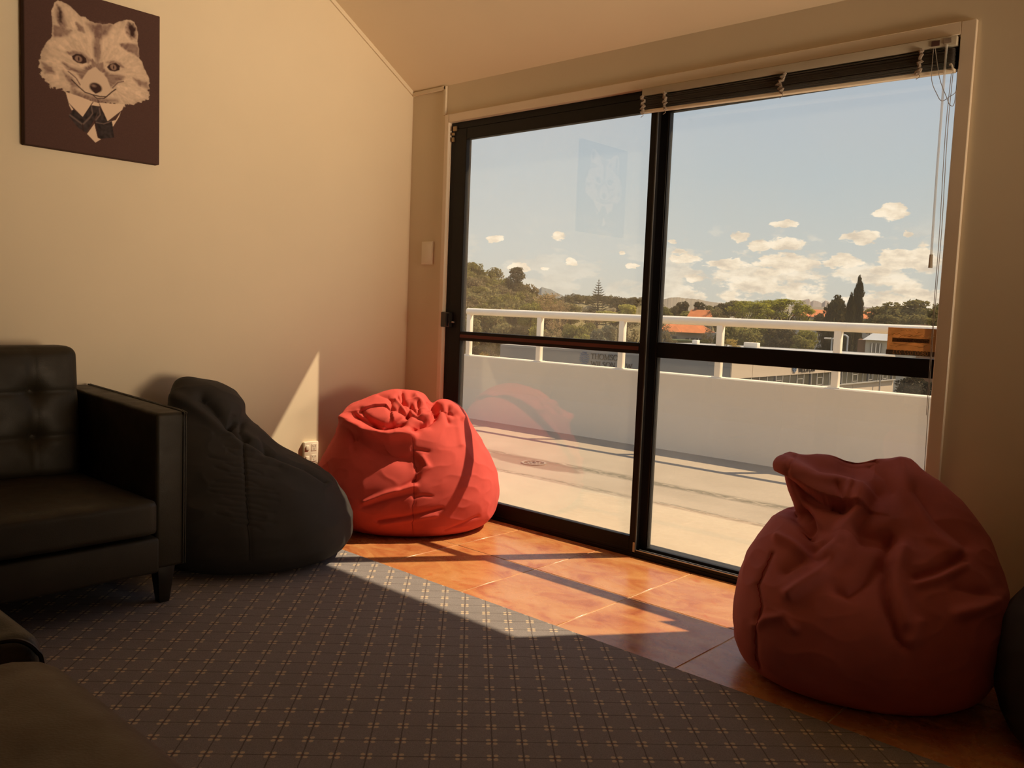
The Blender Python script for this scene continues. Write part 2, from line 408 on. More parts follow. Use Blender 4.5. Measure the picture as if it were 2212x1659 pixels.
# ------------------------------------------------------------------ venetian blind, drawn up
M_SLAT = plain('dark_blind_slat', (.16, .135, .115), .35, .5, var=.12, scale=30)
M_BLINDRAIL = plain('blind_rail_cream', (.50, .44, .34), .4, .4)
M_TAPE = plain('ladder_tape', (.30, .24, .19), .85, .1, var=.2, scale=60)
def clear_mat():
    m, nt, out = new_mat('clear_acrylic'); N = NT(nt)
    t = N.n('ShaderNodeBsdfTransparent'); p = N.n('ShaderNodeBsdfPrincipled'); p.inputs['Base Color'].default_value = (.80, .77, .70, 1); p.inputs['Roughness'].default_value = .15
    x = N.n('ShaderNodeMixShader'); x.inputs[0].default_value = .42; N.link(t.outputs[0], x.inputs[1]); N.link(p.outputs[0], x.inputs[2]); N.link(x.outputs[0], out.inputs[0]); return m
M_CLEAR = clear_mat()
M_BRAIL = plain('blind_bottom_rail', (.90, .80, .64), .3, .5, var=.02)
M_CORD = plain('blind_cord', (.36, .33, .30), .8, .1)
bl = empty('venetian_blind', (-1.41, 2.92, 1.9)); tag(bl, 'venetian blind of dark slats drawn up at the top right of the sliding door', 'blind')
def bpart(mb, name, m, parent=None, **kw):
    """mesh given in world coordinates, hung under an Empty"""
    p = parent if parent is not None else bl
    o = mb.obj(name, m, p, **kw)
    w = Vector((0, 0, 0)); q = p
    while q is not None: w += q.location; q = q.parent
    o.location = -w
    return o
BX0, BX1 = -1.993, -.838
hr = bpart(MB().box((BX0, 2.906, 1.874), (BX1, 2.934, 1.903)), 'head_rail', M_BLINDRAIL, bevel=.002)
sl_ = MB(); nsl = 24
for i in range(nsl):
    f = i/(nsl-1); zl = 1.868 - .046*f; zr = 1.866 - .060*f
    y_ = 2.920 + random.Random(i).uniform(-.0025, .0025)
    sl_.add([(BX0+.006, y_-.0125, zl), (BX1-.006, y_-.0125, zr), (BX1-.006, y_, zr+.0016), (BX0+.006, y_, zl+.0016), (BX1-.006, y_+.0125, zr), (BX0+.006, y_+.0125, zl),
             (BX0+.006, y_-.0125, zl-.0006), (BX1-.006, y_-.0125, zr-.0006), (BX1-.006, y_, zr+.001), (BX0+.006, y_, zl+.001), (BX1-.006, y_+.0125, zr-.0006), (BX0+.006, y_+.0125, zl-.0006)],
            [(0,1,2,3), (3,2,4,5), (9,8,7,6), (11,10,8,9), (0,6,7,1), (5,4,10,11)])
o = bpart(sl_, 'slats', M_SLAT); o['kind'] = 'stuff'
br_ = MB(); br_.add([(BX0, 2.909, 1.810), (BX1, 2.909, 1.793), (BX1, 2.931, 1.793), (BX0, 2.931, 1.810), (BX0, 2.909, 1.821), (BX1, 2.909, 1.804), (BX1, 2.931, 1.804), (BX0, 2.931, 1.821)],
        [(0,3,2,1),(4,5,6,7),(0,1,5,4),(1,2,6,5),(2,3,7,6),(3,0,4,7)])
bpart(br_, 'bottom_rail', M_BRAIL, bevel=.002)
for k, tx in enumerate((-1.985, -1.881, -1.399, -.942)):
    r_ = random.Random(30+k); t = MB(); pts = []
    for i in range(16):
        f = i/15; pts.append((tx + r_.uniform(-.008, .008) + .012*math.sin(f*5+k)*(k == 2), 2.9045 + r_.uniform(-.002, .001), 1.874 - .066*f - .008*f*(tx+2)))
    t.tube(pts, [.0065 + r_.uniform(-.002, .002) for _ in pts], 6)
    t.tube([(tx, 2.903, 1.808-.006*(tx+2)), (tx+.006, 2.902, 1.797-.006*(tx+2)), (tx-.006, 2.903, 1.791-.006*(tx+2))], .0012, 5)
    bpart(t, 'ladder_tape', M_TAPE, smooth=True)
wd = bpart(MB().tube([(-.864, 2.905, 1.878), (-.866, 2.908, 1.85), (-.866, 2.912, 1.5), (-.864, 2.916, 1.225)], .0038, 8), 'tilt_wand', M_CLEAR, smooth=True)
bpart(MB().tube([(-.864, 2.916, 1.232), (-.864, 2.9165, 1.19)], [.0052, .0068], 8), 'wand_tip', M_BLINDRAIL, wd)
wd.children[0].location = (0, 0, 0)
def curve_pts(ctrl, n=24):
    c = [Vector(p) for p in ctrl]; c = [c[0]*2-c[1]] + c + [c[-1]*2-c[-2]]; out = []
    for i in range(1, len(c)-2):
        for k in range(n//(len(c)-3)+1):
            t = k/(n//(len(c)-3)+1)
            out.append(.5*((2*c[i]) + (c[i+1]-c[i-1])*t + (2*c[i-1]-5*c[i]+4*c[i+1]-c[i+2])*t*t + (3*c[i]-c[i-1]-3*c[i+1]+c[i+2])*t**3))
    out.append(c[-2]); return out
bpart(MB().tube(curve_pts([(-.903,2.905,1.872),(-.902,2.906,1.781),(-.882,2.907,1.729),(-.867,2.908,1.708),(-.847,2.909,1.717),(-.829,2.912,1.735),(-.830,2.912,1.79)], 40), .0011, 5), 'lift_cord', M_CORD, smooth=True)
bpart(MB().tube(curve_pts([(-.898,2.905,1.872),(-.878,2.906,1.778),(-.854,2.907,1.718),(-.842,2.908,1.692),(-.831,2.912,1.70),(-.829,2.912,1.80)], 40), .0011, 5), 'lift_cord', M_CORD, smooth=True)
bpart(MB().tube(curve_pts([(-.842,2.912,1.80),(-.844,2.912,1.6),(-.838,2.913,1.3),(-.839,2.914,1.0),(-.832,2.914,.55),(-.831,2.914,.40)], 40), .0011, 5), 'lift_cord', M_CORD, smooth=True)
bpart(MB().tube(curve_pts([(-.847,2.912,1.79),(-.850,2.912,1.6),(-.844,2.913,1.3),(-.843,2.914,1.05),(-.839,2.914,.72)], 40), .0011, 5), 'lift_cord', M_CORD, smooth=True)
bpart(MB().box((-.910, 2.9035, 1.879), (-.886, 2.9065, 1.895)), 'cord_lock', plain('cord_lock_dark', (.10, .05, .045), .4, .4))
bpart(MB().box((-.874, 2.9035, 1.882), (-.852, 2.9065, 1.897)), 'tilter', M_TAPE)
bpart(MB().tube(curve_pts([(-.842,2.908,1.797),(-.842,2.900,1.806),(-.846,2.897,1.814),(-.850,2.898,1.812)], 12), .0028, 6), 'hold_down_clip', M_BLINDRAIL, smooth=True)

# ------------------------------------------------------------------ canvas print of a fox in collar and tie
FOX = [('head','c',0.006,[0.186,0.699,0.188,0.774,0.185,0.848,0.206,0.9,0.227,0.922,0.252,0.922,0.295,0.915,0.342,0.892,0.373,0.869,0.391,0.861,0.425,0.864,0.454,0.849,0.494,0.845,0.552,0.849,0.606,0.867,0.636,0.866,0.661,0.887,0.712,0.913,0.764,0.927,0.794,0.921,0.816,0.89,0.828,0.848,0.821,0.796,0.833,0.747,0.835,0.689,0.857,0.672,0.879,0.625,0.906,0.585,0.92,0.543,0.929,0.501,0.911,0.46,0.898,0.428,0.853,0.394,0.791,0.372,0.73,0.366,0.618,0.35,0.568,0.347,0.518,0.343,0.452,0.339,0.371,0.349,0.323,0.355,0.276,0.371,0.245,0.369,0.191,0.373,0.16,0.398,0.123,0.428,0.097,0.47,0.101,0.512,0.101,0.553,0.117,0.596,0.147,0.643,0.182,0.681]),('p','m',0.03,[0.225,0.892,0.252,0.884,0.275,0.835,0.294,0.778,0.263,0.764,0.228,0.784,0.213,0.828]),('p','d',0.03,[0.234,0.88,0.252,0.864,0.263,0.819,0.251,0.796,0.228,0.818]),('p','m',0.03,[0.197,0.76,0.263,0.764,0.325,0.758,0.294,0.718,0.201,0.694]),('p','m',0.025,[0.365,0.815,0.405,0.796,0.417,0.768,0.373,0.772]),('p','m',0.03,[0.755,0.908,0.79,0.905,0.815,0.875,0.806,0.815,0.773,0.804,0.742,0.837,0.729,0.87]),('p','d',0.025,[0.76,0.902,0.786,0.901,0.803,0.865,0.79,0.826,0.768,0.821,0.755,0.861]),('p','m',0.025,[0.687,0.749,0.747,0.765,0.817,0.773,0.83,0.703,0.791,0.709,0.73,0.726]),('p','m',0.035,[0.507,0.812,0.539,0.784,0.531,0.712,0.535,0.628,0.51,0.58,0.492,0.633,0.484,0.702]),('p','m',0.05,[0.437,0.825,0.619,0.859,0.585,0.795,0.535,0.762,0.486,0.773]),('p','m',0.025,[0.285,0.611,0.341,0.633,0.404,0.636,0.453,0.607,0.477,0.598,0.445,0.581,0.404,0.612,0.341,0.612]),('p','d',0.01,[0.325,0.599,0.356,0.62,0.396,0.624,0.429,0.606,0.434,0.579,0.404,0.565,0.364,0.565,0.332,0.579]),('e','i',0.006,[0.374,0.591,0.026,0.019]),('e','d',0.005,[0.375,0.591,0.006,0.013]),('p','m',0.025,[0.581,0.609,0.627,0.63,0.687,0.626,0.717,0.603,0.678,0.605]),('p','d',0.01,[0.583,0.581,0.606,0.605,0.653,0.622,0.685,0.608,0.681,0.58,0.644,0.563,0.606,0.562]),('e','i',0.006,[0.634,0.59,0.024,0.019]),('e','d',0.005,[0.636,0.589,0.005,0.012]),('p','m',0.03,[0.262,0.544,0.324,0.526,0.404,0.527,0.461,0.563,0.449,0.519,0.404,0.471,0.388,0.479,0.356,0.508,0.301,0.518]),('p','m',0.03,[0.56,0.562,0.61,0.539,0.67,0.546,0.721,0.543,0.67,0.5,0.627,0.467,0.606,0.449,0.581,0.494]),('p','m',0.02,[0.477,0.602,0.51,0.587,0.552,0.603,0.568,0.549,0.535,0.542,0.498,0.564,0.453,0.541]),('p','c',0.012,[0.498,0.564,0.535,0.542,0.585,0.509,0.61,0.457,0.623,0.423,0.593,0.396,0.535,0.393,0.477,0.397,0.428,0.409,0.388,0.423,0.404,0.475,0.445,0.532]),('e','d',0.01,[0.5,0.432,0.047,0.031]),('p','d',0.008,[0.473,0.406,0.535,0.418,0.51,0.397,0.497,0.393]),('e','i',0.012,[0.485,0.441,0.015,0.007]),('p','m',0.045,[0.324,0.39,0.42,0.372,0.535,0.364,0.661,0.379,0.535,0.339,0.42,0.34,0.331,0.356]),('p','m',0.03,[0.261,0.489,0.324,0.46,0.372,0.413,0.332,0.405,0.285,0.452]),('p','m',0.03,[0.791,0.549,0.897,0.539,0.916,0.498,0.835,0.513]),('p','m',0.03,[0.116,0.515,0.184,0.501,0.199,0.47,0.138,0.458]),('l','d',0.006,[0.324,0.449,0.372,0.416,0.42,0.388,0.477,0.382,0.535,0.38,0.581,0.388,0.623,0.427,0.653,0.45]),('l','d',0.005,[0.477,0.381,0.51,0.363,0.56,0.372,0.581,0.388]),('l','m',0.006,[0.3,0.497,0.356,0.466,0.384,0.429]),('l','m',0.006,[0.627,0.453,0.67,0.497,0.713,0.512]),('p','b',0.005,[0.28,0.365,0.371,0.355,0.477,0.338,0.403,0.227,0.331,0.279,0.301,0.301]),('p','b',0.005,[0.525,0.339,0.618,0.349,0.721,0.363,0.702,0.322,0.589,0.229,0.558,0.282]),('p','b',0.004,[0.468,0.313,0.485,0.338,0.522,0.337,0.53,0.317]),('p','b',0.004,[0.301,0.299,0.335,0.263,0.323,0.256,0.306,0.282]),('p','b',0.004,[0.621,0.235,0.653,0.247,0.691,0.306,0.678,0.273,0.631,0.2]),('p','t',0.006,[0.335,0.263,0.403,0.227,0.462,0.31,0.526,0.314,0.489,0.221,0.429,0.131,0.37,0.152,0.301,0.217]),('p','t',0.006,[0.493,0.207,0.524,0.314,0.559,0.282,0.589,0.229,0.621,0.24,0.64,0.13,0.524,0.103]),('l','g',0.008,[0.311,0.224,0.403,0.178,0.452,0.229]),('l','g',0.006,[0.468,0.303,0.476,0.261,0.452,0.229]),('l','g',0.006,[0.526,0.305,0.534,0.264,0.501,0.223]),('l','g',0.005,[0.497,0.208,0.559,0.207,0.618,0.234]),('l','d',0.007,[0.493,0.214,0.509,0.152,0.526,0.104]),('l','d',0.006,[0.403,0.178,0.407,0.137]),('p','b',0.004,[0.435,0.123,0.489,0.196,0.513,0.11,0.538,0.103,0.497,0.076])]
def fox_print(nu=236, nv=276):
    U, V = np.meshgrid(np.linspace(0, 1, nu), np.linspace(0, 1, nv))
    asp = .574/.491
    tone = dict(c=(.62,.47,.36), b=(.70,.53,.40), m=(.19,.115,.100), d=(.045,.022,.02), i=(.26,.165,.13), t=(.040,.030,.031), g=(.15,.105,.095))
    rs = np.random.RandomState(5)
    def blur(a, n):
        for _ in range(n): a = (a + np.roll(a,1,0) + np.roll(a,-1,0) + np.roll(a,1,1) + np.roll(a,-1,1))/5
        return a
    col = np.empty((nv, nu, 3)); col[:] = (.080, .042, .036)
    col *= (1 + .5*(U-.5)*0 + .05*rs.randn(nv, nu))[..., None]
    # fur strokes fanning out from the nose
    cx, cy = .52, .50
    ang = np.arctan2((V-cy)*asp, U-cx); rad = np.hypot(U-cx, (V-cy)*asp)
    fur = np.zeros_like(U); amp = 0
    for k, (fa, fr) in enumerate(((90, 16), (150, 26), (48, 9))):
        g = rs.rand(64, 512); g = (g + np.roll(g, 1, 1))/2
        fur += g[(np.clip(rad*fr*1.5, 0, 62.9)).astype(int), ((ang+np.pi)/(2*np.pi)*fa*2.2).astype(int) % 512]
    fur = blur(fur/3 - .5, 1)
    jag = blur(rs.rand(nv, nu)-.5, 1)
    head = None
    def poly(P):
        x = np.array(P[0::2]); y = np.array(P[1::2])*asp; X = U; Y = V*asp
        ins = np.zeros(U.shape, bool); dist = np.full(U.shape, 9.)
        for i in range(len(x)):
            x1, y1, x2, y2 = x[i-1], y[i-1], x[i], y[i]
            c = (y1 > Y) != (y2 > Y)
            with np.errstate(all='ignore'):
                ins ^= c & (X < (x2-x1)*(Y-y1)/(y2-y1+1e-12)+x1)
            L = (x2-x1)**2+(y2-y1)**2+1e-12
            t = np.clip(((X-x1)*(x2-x1)+(Y-y1)*(y2-y1))/L, 0, 1)
            dist = np.minimum(dist, np.hypot(X-x1-t*(x2-x1), Y-y1-t*(y2-y1)))
        return np.where(ins, dist, -dist)
    def line(P):
        x = np.array(P[0::2]); y = np.array(P[1::2])*asp; dist = np.full(U.shape, 9.)
        for i in range(1, len(x)):
            x1, y1, x2, y2 = x[i-1], y[i-1], x[i], y[i]; L = (x2-x1)**2+(y2-y1)**2+1e-12
            t = np.clip(((U-x1)*(x2-x1)+(V*asp-y1)*(y2-y1))/L, 0, 1)
            dist = np.minimum(dist, np.hypot(U-x1-t*(x2-x1), V*asp-y1-t*(y2-y1)))
        return dist
    for kind, c, w, P in FOX:
        if kind == 'head':
            sd = poly(P); tooth = (fur*.085 + jag*.02)*np.clip((.62-V)*6, .15, 1)*np.clip((V-.05)*8, 0, 1)
            a = np.clip((sd + tooth)/.006 + .5, 0, 1); head = a
            base = np.array(tone['c'])[None, None]*(1 + .75*fur + .10*(V-.5))[..., None]
            edge = np.clip(1 - sd/.05, 0, 1)[..., None]
            base = base*(1 - .22*edge*(blur(rs.rand(nv, nu), 2)[..., None]*1.6))
            col = col*(1-a[..., None]) + base*a[..., None]
            continue
        if kind == 'p':
            sd = poly(P)
            if c in 'md' and w > .015: sd = sd + fur*.035 + .004
            a = np.clip(sd/w + .5, 0, 1); a = a*a*(3-2*a)
            if c == 'm': a = a*(.80 + .9*fur)
        elif kind == 'e':
            x, y, rx, ry = P; q = np.hypot((U-x)/rx, (V-y)/ry); a = np.clip((1-q)*min(abs(rx), abs(ry))/w + .5, 0, 1)
        else:
            a = np.clip(1.2 - line(P)/w, 0, 1)
        a = np.clip(a, 0, 1)[..., None]
        tc = np.array(tone[c])[None, None]
        if c == 't': tc = tc*(1 + 1.6*blur(rs.rand(nv, nu)-.5, 8)[..., None]*3)
        col = col*(1-a) + tc*a
    return np.clip(col, .004, .9)
cv_ = empty('fox_canvas', (XL, 1.35, 1.524)); tag(cv_, 'canvas print of a fox in collar and tie on dark brown, on the left wall', 'picture')
M_CANV = plain('dark_canvas', (.070, .038, .032), .85, .15, bump=.15, bscale=900)
bpart(MB().box((XL, 1.106, 1.524), (-3.386, 1.597, 2.098)), 'stretched_canvas', M_CANV, cv_, bevel=.003)
img = fox_print(); nv_, nu_ = img.shape[:2]
me = bpy.data.meshes.new('print')
ys = 1.109 + (1.594-1.109)*np.linspace(0, 1, nu_); zs = 1.527 + (2.095-1.527)*np.linspace(0, 1, nv_)
Yg, Zg = np.meshgrid(ys, zs)
vs = np.stack([np.full(Yg.size, -3.3852), Yg.ravel(), Zg.ravel()], 1) - np.array(cv_.location)
ii = np.arange(nu_*nv_).reshape(nv_, nu_)
fs = np.stack([ii[:-1, :-1].ravel(), ii[:-1, 1:].ravel(), ii[1:, 1:].ravel(), ii[1:, :-1].ravel()], 1)
me.from_pydata(vs.tolist(), [], fs.tolist())
ca_ = me.color_attributes.new('ink', 'FLOAT_COLOR', 'POINT')
ca_.data.foreach_set('color', np.concatenate([img.reshape(-1, 3), np.ones((nu_*nv_, 1))], 1).astype(np.float32).ravel())
m, nt, out = new_mat('printed_ink'); N = NT(nt); at_ = N.n('ShaderNodeVertexColor'); at_.layer_name = 'ink'
N.bsdf(out, at_.outputs[0], .8, .15, 0, N.bump(N.noise(N.objco(), 900, 2), .12, .001))
link('print', me, m, cv_)

# ------------------------------------------------------------------ wall plates
pl = empty('blank_plate', (-3.27, YF, 1.277)); tag(pl, 'cream blank wall plate on the narrow wall strip left of the sliding door', 'wall plate')
bpart(MB().box((-3.312, YF-.009, 1.218), (-3.229, YF, 1.335)), 'plate', M_PLASTIC, pl, bevel=.003)
bpart(MB().box((-3.303, YF-.0105, 1.229), (-3.238, YF-.0085, 1.324)), 'cover', M_PLASTIC, pl, bevel=.001)
so_ = empty('power_outlet', (XL, 2.357, .29)); tag(so_, 'cream double power outlet with rocker switches low on the left wall', 'outlet')
bpart(MB().box((XL, 2.312, .236), (XL+.018, 2.392, .342)), 'plate', M_PLASTIC, so_, bevel=.004)
M_DARK = plain('slot_dark', (.02, .018, .016), .6, .2)
for zc in (.314, .263):
    bpart(MB().box((XL+.017, 2.320, zc-.011), (XL+.0225, 2.338, zc+.011)), 'rocker_switch', M_PLASTIC, so_, bevel=.002)
    s_ = bpart(MB().box((XL+.0175, 2.350, zc-.016), (XL+.0195, 2.380, zc+.017)), 'socket_face', M_PLASTIC, so_, bevel=.0008, seg=1)
    q = MB()
    for (dy, dz, a) in ((-.0065, .006, .5), (.0065, .006, -.5), (0, -.008, 0)):
        c, s = math.cos(a), math.sin(a); w_, h_ = .0011, .0042
        P = [(-w_, -h_), (w_, -h_), (w_, h_), (-w_, h_)]
        P = [(2.365 + dy + x*c - y*s, zc + dz + x*s + y*c) for x, y in P]
        q.add([(XL+.0196, *p) for p in P] + [(XL+.0190, *p) for p in P], [(0,1,2,3), (7,6,5,4), (0,4,5,1), (1,5,6,2), (2,6,7,3), (3,7,4,0)])
    o = q.obj('pin_slot', M_DARK, s_); o.location = (0, 0, 0)

# ------------------------------------------------------------------ leather armchair
def leather(name, c, rough=.42):
    m, nt, out = new_mat(name); N = NT(nt); co = N.objco()
    vo = N.n('ShaderNodeTexVoronoi'); vo.inputs['Scale'].default_value = 260; N.link(co, vo.inputs[0])
    h = N.math('ADD', N.math('MULTIPLY', vo.outputs[0], .5), N.math('MULTIPLY', N.noise(co, 22, 4), .8))
    cc = N.ramp(N.noise(co, 6, 4), [(.3, tuple(x*.8 for x in c)), (.7, tuple(x*1.2 for x in c))])
    N.bsdf(out, cc, N.ramp(N.noise(co, 14, 3), [(.3, (rough-.06,)*3), (.7, (rough+.1,)*3)]), .32, 0, N.bump(h, .12, .004))
    return m
M_LEA = leather('black_brown_leather', (.028, .0225, .014), .52)
M_LEA2 = leather('olive_brown_leather', (.075, .050, .026), .5)
M_LEG = plain('dark_stained_wood', (.018, .013, .010), .4, .4, var=.25, scale=20)
def cushion(name, lo, hi, m, parent, crown=.02, n=18, r=.03, tufts=(), face='z', sag=0.0):
    """rounded box with a crowned face; tufts are pinches on that face"""
    lo = np.array(lo); hi = np.array(hi)
    bm = bmesh.new(); bmesh.ops.create_cube(bm, size=1.0)
    bmesh.ops.subdivide_edges(bm, edges=bm.edges, cuts=n, use_grid_fill=True)
    c = (lo+hi)/2; d = (hi-lo)/2
    ax = {'x': 0, 'y': 1, 'z': 2}[face]; oth = [i for i in range(3) if i != ax]
    for v in bm.verts:
        p = np.array(v.co)*2
        q = p*d
        inner = d - r
        k = np.clip(q, -inner, inner); e = q - k; L = np.linalg.norm(e)
        if L > 1e-9:
            mx = np.max(np.abs(e)); e = e/L*min(r, mx if L > 0 else r) if np.count_nonzero(np.abs(e) > 1e-9) > 1 else e
        q = k + e
        a, b = p[oth[0]], p[oth[1]]
        if p[ax] > .0: q[ax] += crown*(1-a**4)*(1-b**4)*p[ax]
        w = c + q
        for (ta, tb, dep, rad) in tufts:
            dd = math.hypot(w[oth[0]]-ta, w[oth[1]]-tb)
            if p[ax] > .3: w[ax] -= dep*math.exp(-(dd/rad)**1.3)
        v.co = w
    for f in bm.faces: f.smooth = True
    me = bpy.data.meshes.new(name); bm.to_mesh(me); bm.free()
    o = link(name, me, m, parent); 
    wloc = Vector((0,0,0)); q = parent
    while q is not None: wloc += q.location; q = q.parent
    o.location = -wloc
    return o
def armchair(label, y_in, y_arm):
    pass
ch = empty('armchair', (-3.0, .775, 0)); tag(ch, 'black leather armchair with tufted back and track arms against the left wall', 'armchair')
def arm(ya, yb, piping_y):
    b = MB(); b.add([(-3.40, ya, .125), (-2.632, ya, .125), (-2.632, yb, .125), (-3.40, yb, .125), (-3.40, ya, .655), (-2.632, ya, .632), (-2.632, yb, .632), (-3.40, yb, .655)],
         [(0,3,2,1),(4,5,6,7),(0,1,5,4),(1,2,6,5),(2,3,7,6),(3,0,4,7)])
    o = bpart(b, 'arm', M_LEA, ch, bevel=.012, seg=3)
    yy = piping_y; sgn = 1 if yy > (ya+yb)/2 else -1
    for off in (.0, .007):
        y_ = yy - sgn*(.006 + off)
        t = MB().tube(curve_pts([(-2.631, y_, .13), (-2.629, y_, .3), (-2.629, y_, .5), (-2.631, y_, .612), (-2.640, y_, .632), (-2.8, y_, .638), (-3.2, y_, .650), (-3.395, y_, .656)], 40), .0028, 6)
        p = bpart(t, 'piping', M_LEA, o, smooth=True); p.location = (0, 0, 0)
arm(1.236, 1.338, 1.338); arm(.212, .314, .212)
bpart(MB().box((-3.405, .300, .12), (-3.30, 1.25, .70)), 'back_frame', M_LEA, ch, bevel=.015, seg=3)
bpart(MB().box((-3.39, .316, .122), (-2.600, 1.234, .238)), 'base_rail', M_LEA, ch, bevel=.012, seg=3)
sc_ = cushion('seat_cushion', (-3.27, .320, .246), (-2.590, 1.226, .362), M_LEA, ch, crown=.014, r=.022, n=26)
# soft vertical creases on the seat front
for v in sc_.data.vertices:
    if v.co.x > -2.68:
        for yc, w_ in ((.84, .012), (.93, .010), (1.02, .014), (.70, .012)):
            v.co.x += .004*math.exp(-((v.co.y-yc-(v.co.z-.3)*.15)/w_)**2)
tf = [(yy, zz, .040, .032) for yy in (.50, .775, 1.05) for zz in (.505, .66)]
bk = cushion('back_cushion', (-3.30, .335, .36), (-3.16, 1.205, .815), M_LEA, ch, crown=.022, r=.035, n=60, tufts=tf, face='x')
for v in bk.data.vertices:                         # tuft lines between the buttons, and the lean of the back
    if v.co.x > -3.19:
        for yc in (.50, .775, 1.05): v.co.x -= .010*math.exp(-abs(v.co.y-yc)/.010)
        for zc in (.505, .66): v.co.x -= .009*math.exp(-abs(v.co.z-zc)/.009)
    v.co.x -= (v.co.z-.36)*.10 - .035
for (yy, zz, _, _) in tf:
    xx = -3.16 + .022 - .058 - (zz-.36)*.10 + .035
    b = MB().lathe([(.0005, .004), (.006, .0035), (.010, .001), (.0105, -.002)], (0, 0, 0), 14)
    b.v = [(xx+z+.003, yy+x, zz+y) for x, y, z in b.v]
    p = b.obj('button', M_LEA, bk, smooth=True); p.location = (0, 0, 0)
for (lx, ly) in ((-2.668, 1.274), (-2.668, .276), (-3.36, 1.274), (-3.36, .276)):
    b = MB(); t, u_ = .030, .017
    b.add([(lx-u_, ly-u_, 0.004), (lx+u_, ly-u_, 0.004), (lx+u_, ly+u_, 0.004), (lx-u_, ly+u_, 0.004), (lx-t, ly-t, .13), (lx+t, ly-t, .13), (lx+t, ly+t, .13), (lx-t, ly+t, .13)],
          [(0,3,2,1),(4,5,6,7),(0,1,5,4),(1,2,6,5),(2,3,7,6),(3,0,4,7)])
    bpart(b, 'leg', M_LEG, ch, bevel=.004)

# ------------------------------------------------------------------ foreground: low sofa end and ottoman
lo = empty('low_sofa', (-1.7, 0, 0)); tag(lo, 'low dark leather sofa whose piped rounded arm end shows at the left edge', 'sofa')
a2 = bpart(MB().box((-2.15, .33, .10), (-1.275, .442, .516)), 'arm', M_LEA, lo, bevel=.035, seg=5)
p = bpart(MB().tube(curve_pts([(-1.276, .435, .11), (-1.273, .435, .3), (-1.273, .434, .461), (-1.276, .426, .493), (-1.279, .406, .512), (-1.283, .38, .516), (-1.283, .335, .516)], 30), .0035, 6), 'piping', plain('dark_piping', (.012, .008, .007), .5, .3), a2, smooth=True); p.location = (0, 0, 0)
bpart(MB().box((-2.15, -.9, .10), (-1.30, .328, .26)), 'base', M_LEA, lo, bevel=.02, seg=3)
cushion('seat_cushion', (-2.0, -.88, .262), (-1.29, .326, .40), M_LEA, lo, crown=.02, r=.03)
bpart(MB().box((-2.30, -.9, .10), (-2.152, .442, .74)), 'back', M_LEA, lo, bevel=.03, seg=4)
for (lx, ly) in ((-1.36, .36), (-2.22, .36), (-1.36, -.84), (-2.22, -.84)):
    bpart(MB().lathe([(.016, .004), (.024, .11)], (lx, ly, 0), 12), 'leg', M_LEG, lo, smooth=True)
ot = empty('ottoman', (-.8, .1, 0)); tag(ot, 'big olive-brown leather ottoman with soft rounded edge in the bottom left foreground', 'ottoman')
oc = cushion('top_cushion', (-1.262, -.42, .24), (-.42, .458, .515), M_LEA2, ot, crown=.022, r=.09, n=30)
bpart(MB().box((-1.24, -.40, .06), (-.46, .432, .25)), 'base', M_LEA2, ot, bevel=.03, seg=4)
for (lx, ly) in ((-1.18, .33), (-.52, .33), (-1.18, -.34), (-.52, -.34)):
    bpart(MB().lathe([(.016, .004), (.022, .07)], (lx, ly, 0), 12), 'leg', M_LEG, ot, smooth=True)

# ------------------------------------------------------------------ bean bags
def fabric(name, c, rough=.85, sheen=.25):
    m, nt, out = new_mat(name); N = NT(nt); co = N.objco()
    w1 = N.n('ShaderNodeTexWave'); w1.inputs['Scale'].default_value = 330; N.link(co, w1.inputs[0]); w1.bands_direction = 'Z'
    w2 = N.n('ShaderNodeTexWave'); w2.inputs['Scale'].default_value = 330; N.link(co, w2.inputs[0]); w2.bands_direction = 'X'
    h = N.math('ADD', N.math('ADD', w1.outputs[1], w2.outputs[1]), N.math('MULTIPLY', N.noise(co, 120, 3), 1.5))
    cc = N.ramp(N.noise(co, 9, 4), [(.3, tuple(x*.90 for x in c)), (.7, tuple(x*1.08 for x in c))])
    N.bsdf(out, cc, rough, .25, 0, N.bump(h, .10, .0015), **{'Sheen Weight': sheen, 'Sheen Roughness': .5, 'Sheen Tint': (*[min(1, x*1.6+.05) for x in c], 1)})
    return m
def pchip(x, xs, ys):
    """smooth monotone interpolation of a column of levels"""
    xs = np.array(xs, float); ys = np.array(ys, float); h = np.diff(xs); dl = np.diff(ys)/h
    m = np.zeros(len(xs)); m[0], m[-1] = dl[0], dl[-1]
    for i in range(1, len(xs)-1):
        if dl[i-1]*dl[i] > 0:
            a, b = 2*h[i]+h[i-1], h[i]+2*h[i-1]; m[i] = (a+b)/(a/dl[i-1]+b/dl[i])
    i = np.clip(np.searchsorted(xs, x)-1, 0, len(xs)-2); t = (x-xs[i])/h[i]
    return (2*t**3-3*t**2+1)*ys[i] + (t**3-2*t**2+t)*h[i]*m[i] + (-2*t**3+3*t**2)*ys[i+1] + (t**3-t**2)*h[i]*m[i+1]
def seg_dist(P, line):
    """distance to a 2-D polyline and the side (positive above it)"""
    best = np.full(len(P), 9.); side = np.zeros(len(P))
    L = np.array(line).reshape(-1, 2)
    for a, b in zip(L[:-1], L[1:]):
        ab = b-a; t = np.clip(((P-a)@ab)/(ab@ab+1e-12), 0, 1); q = a+t[:, None]*ab; d = np.linalg.norm(P-q, axis=1)
        cr = ab[0]*(P[:, 1]-a[1]) - ab[1]*(P[:, 0]-a[0])
        if ab[0] < 0: cr = -cr
        k = d < best; best[k] = d[k]; side[k] = np.sign(cr[k])
    return best, side
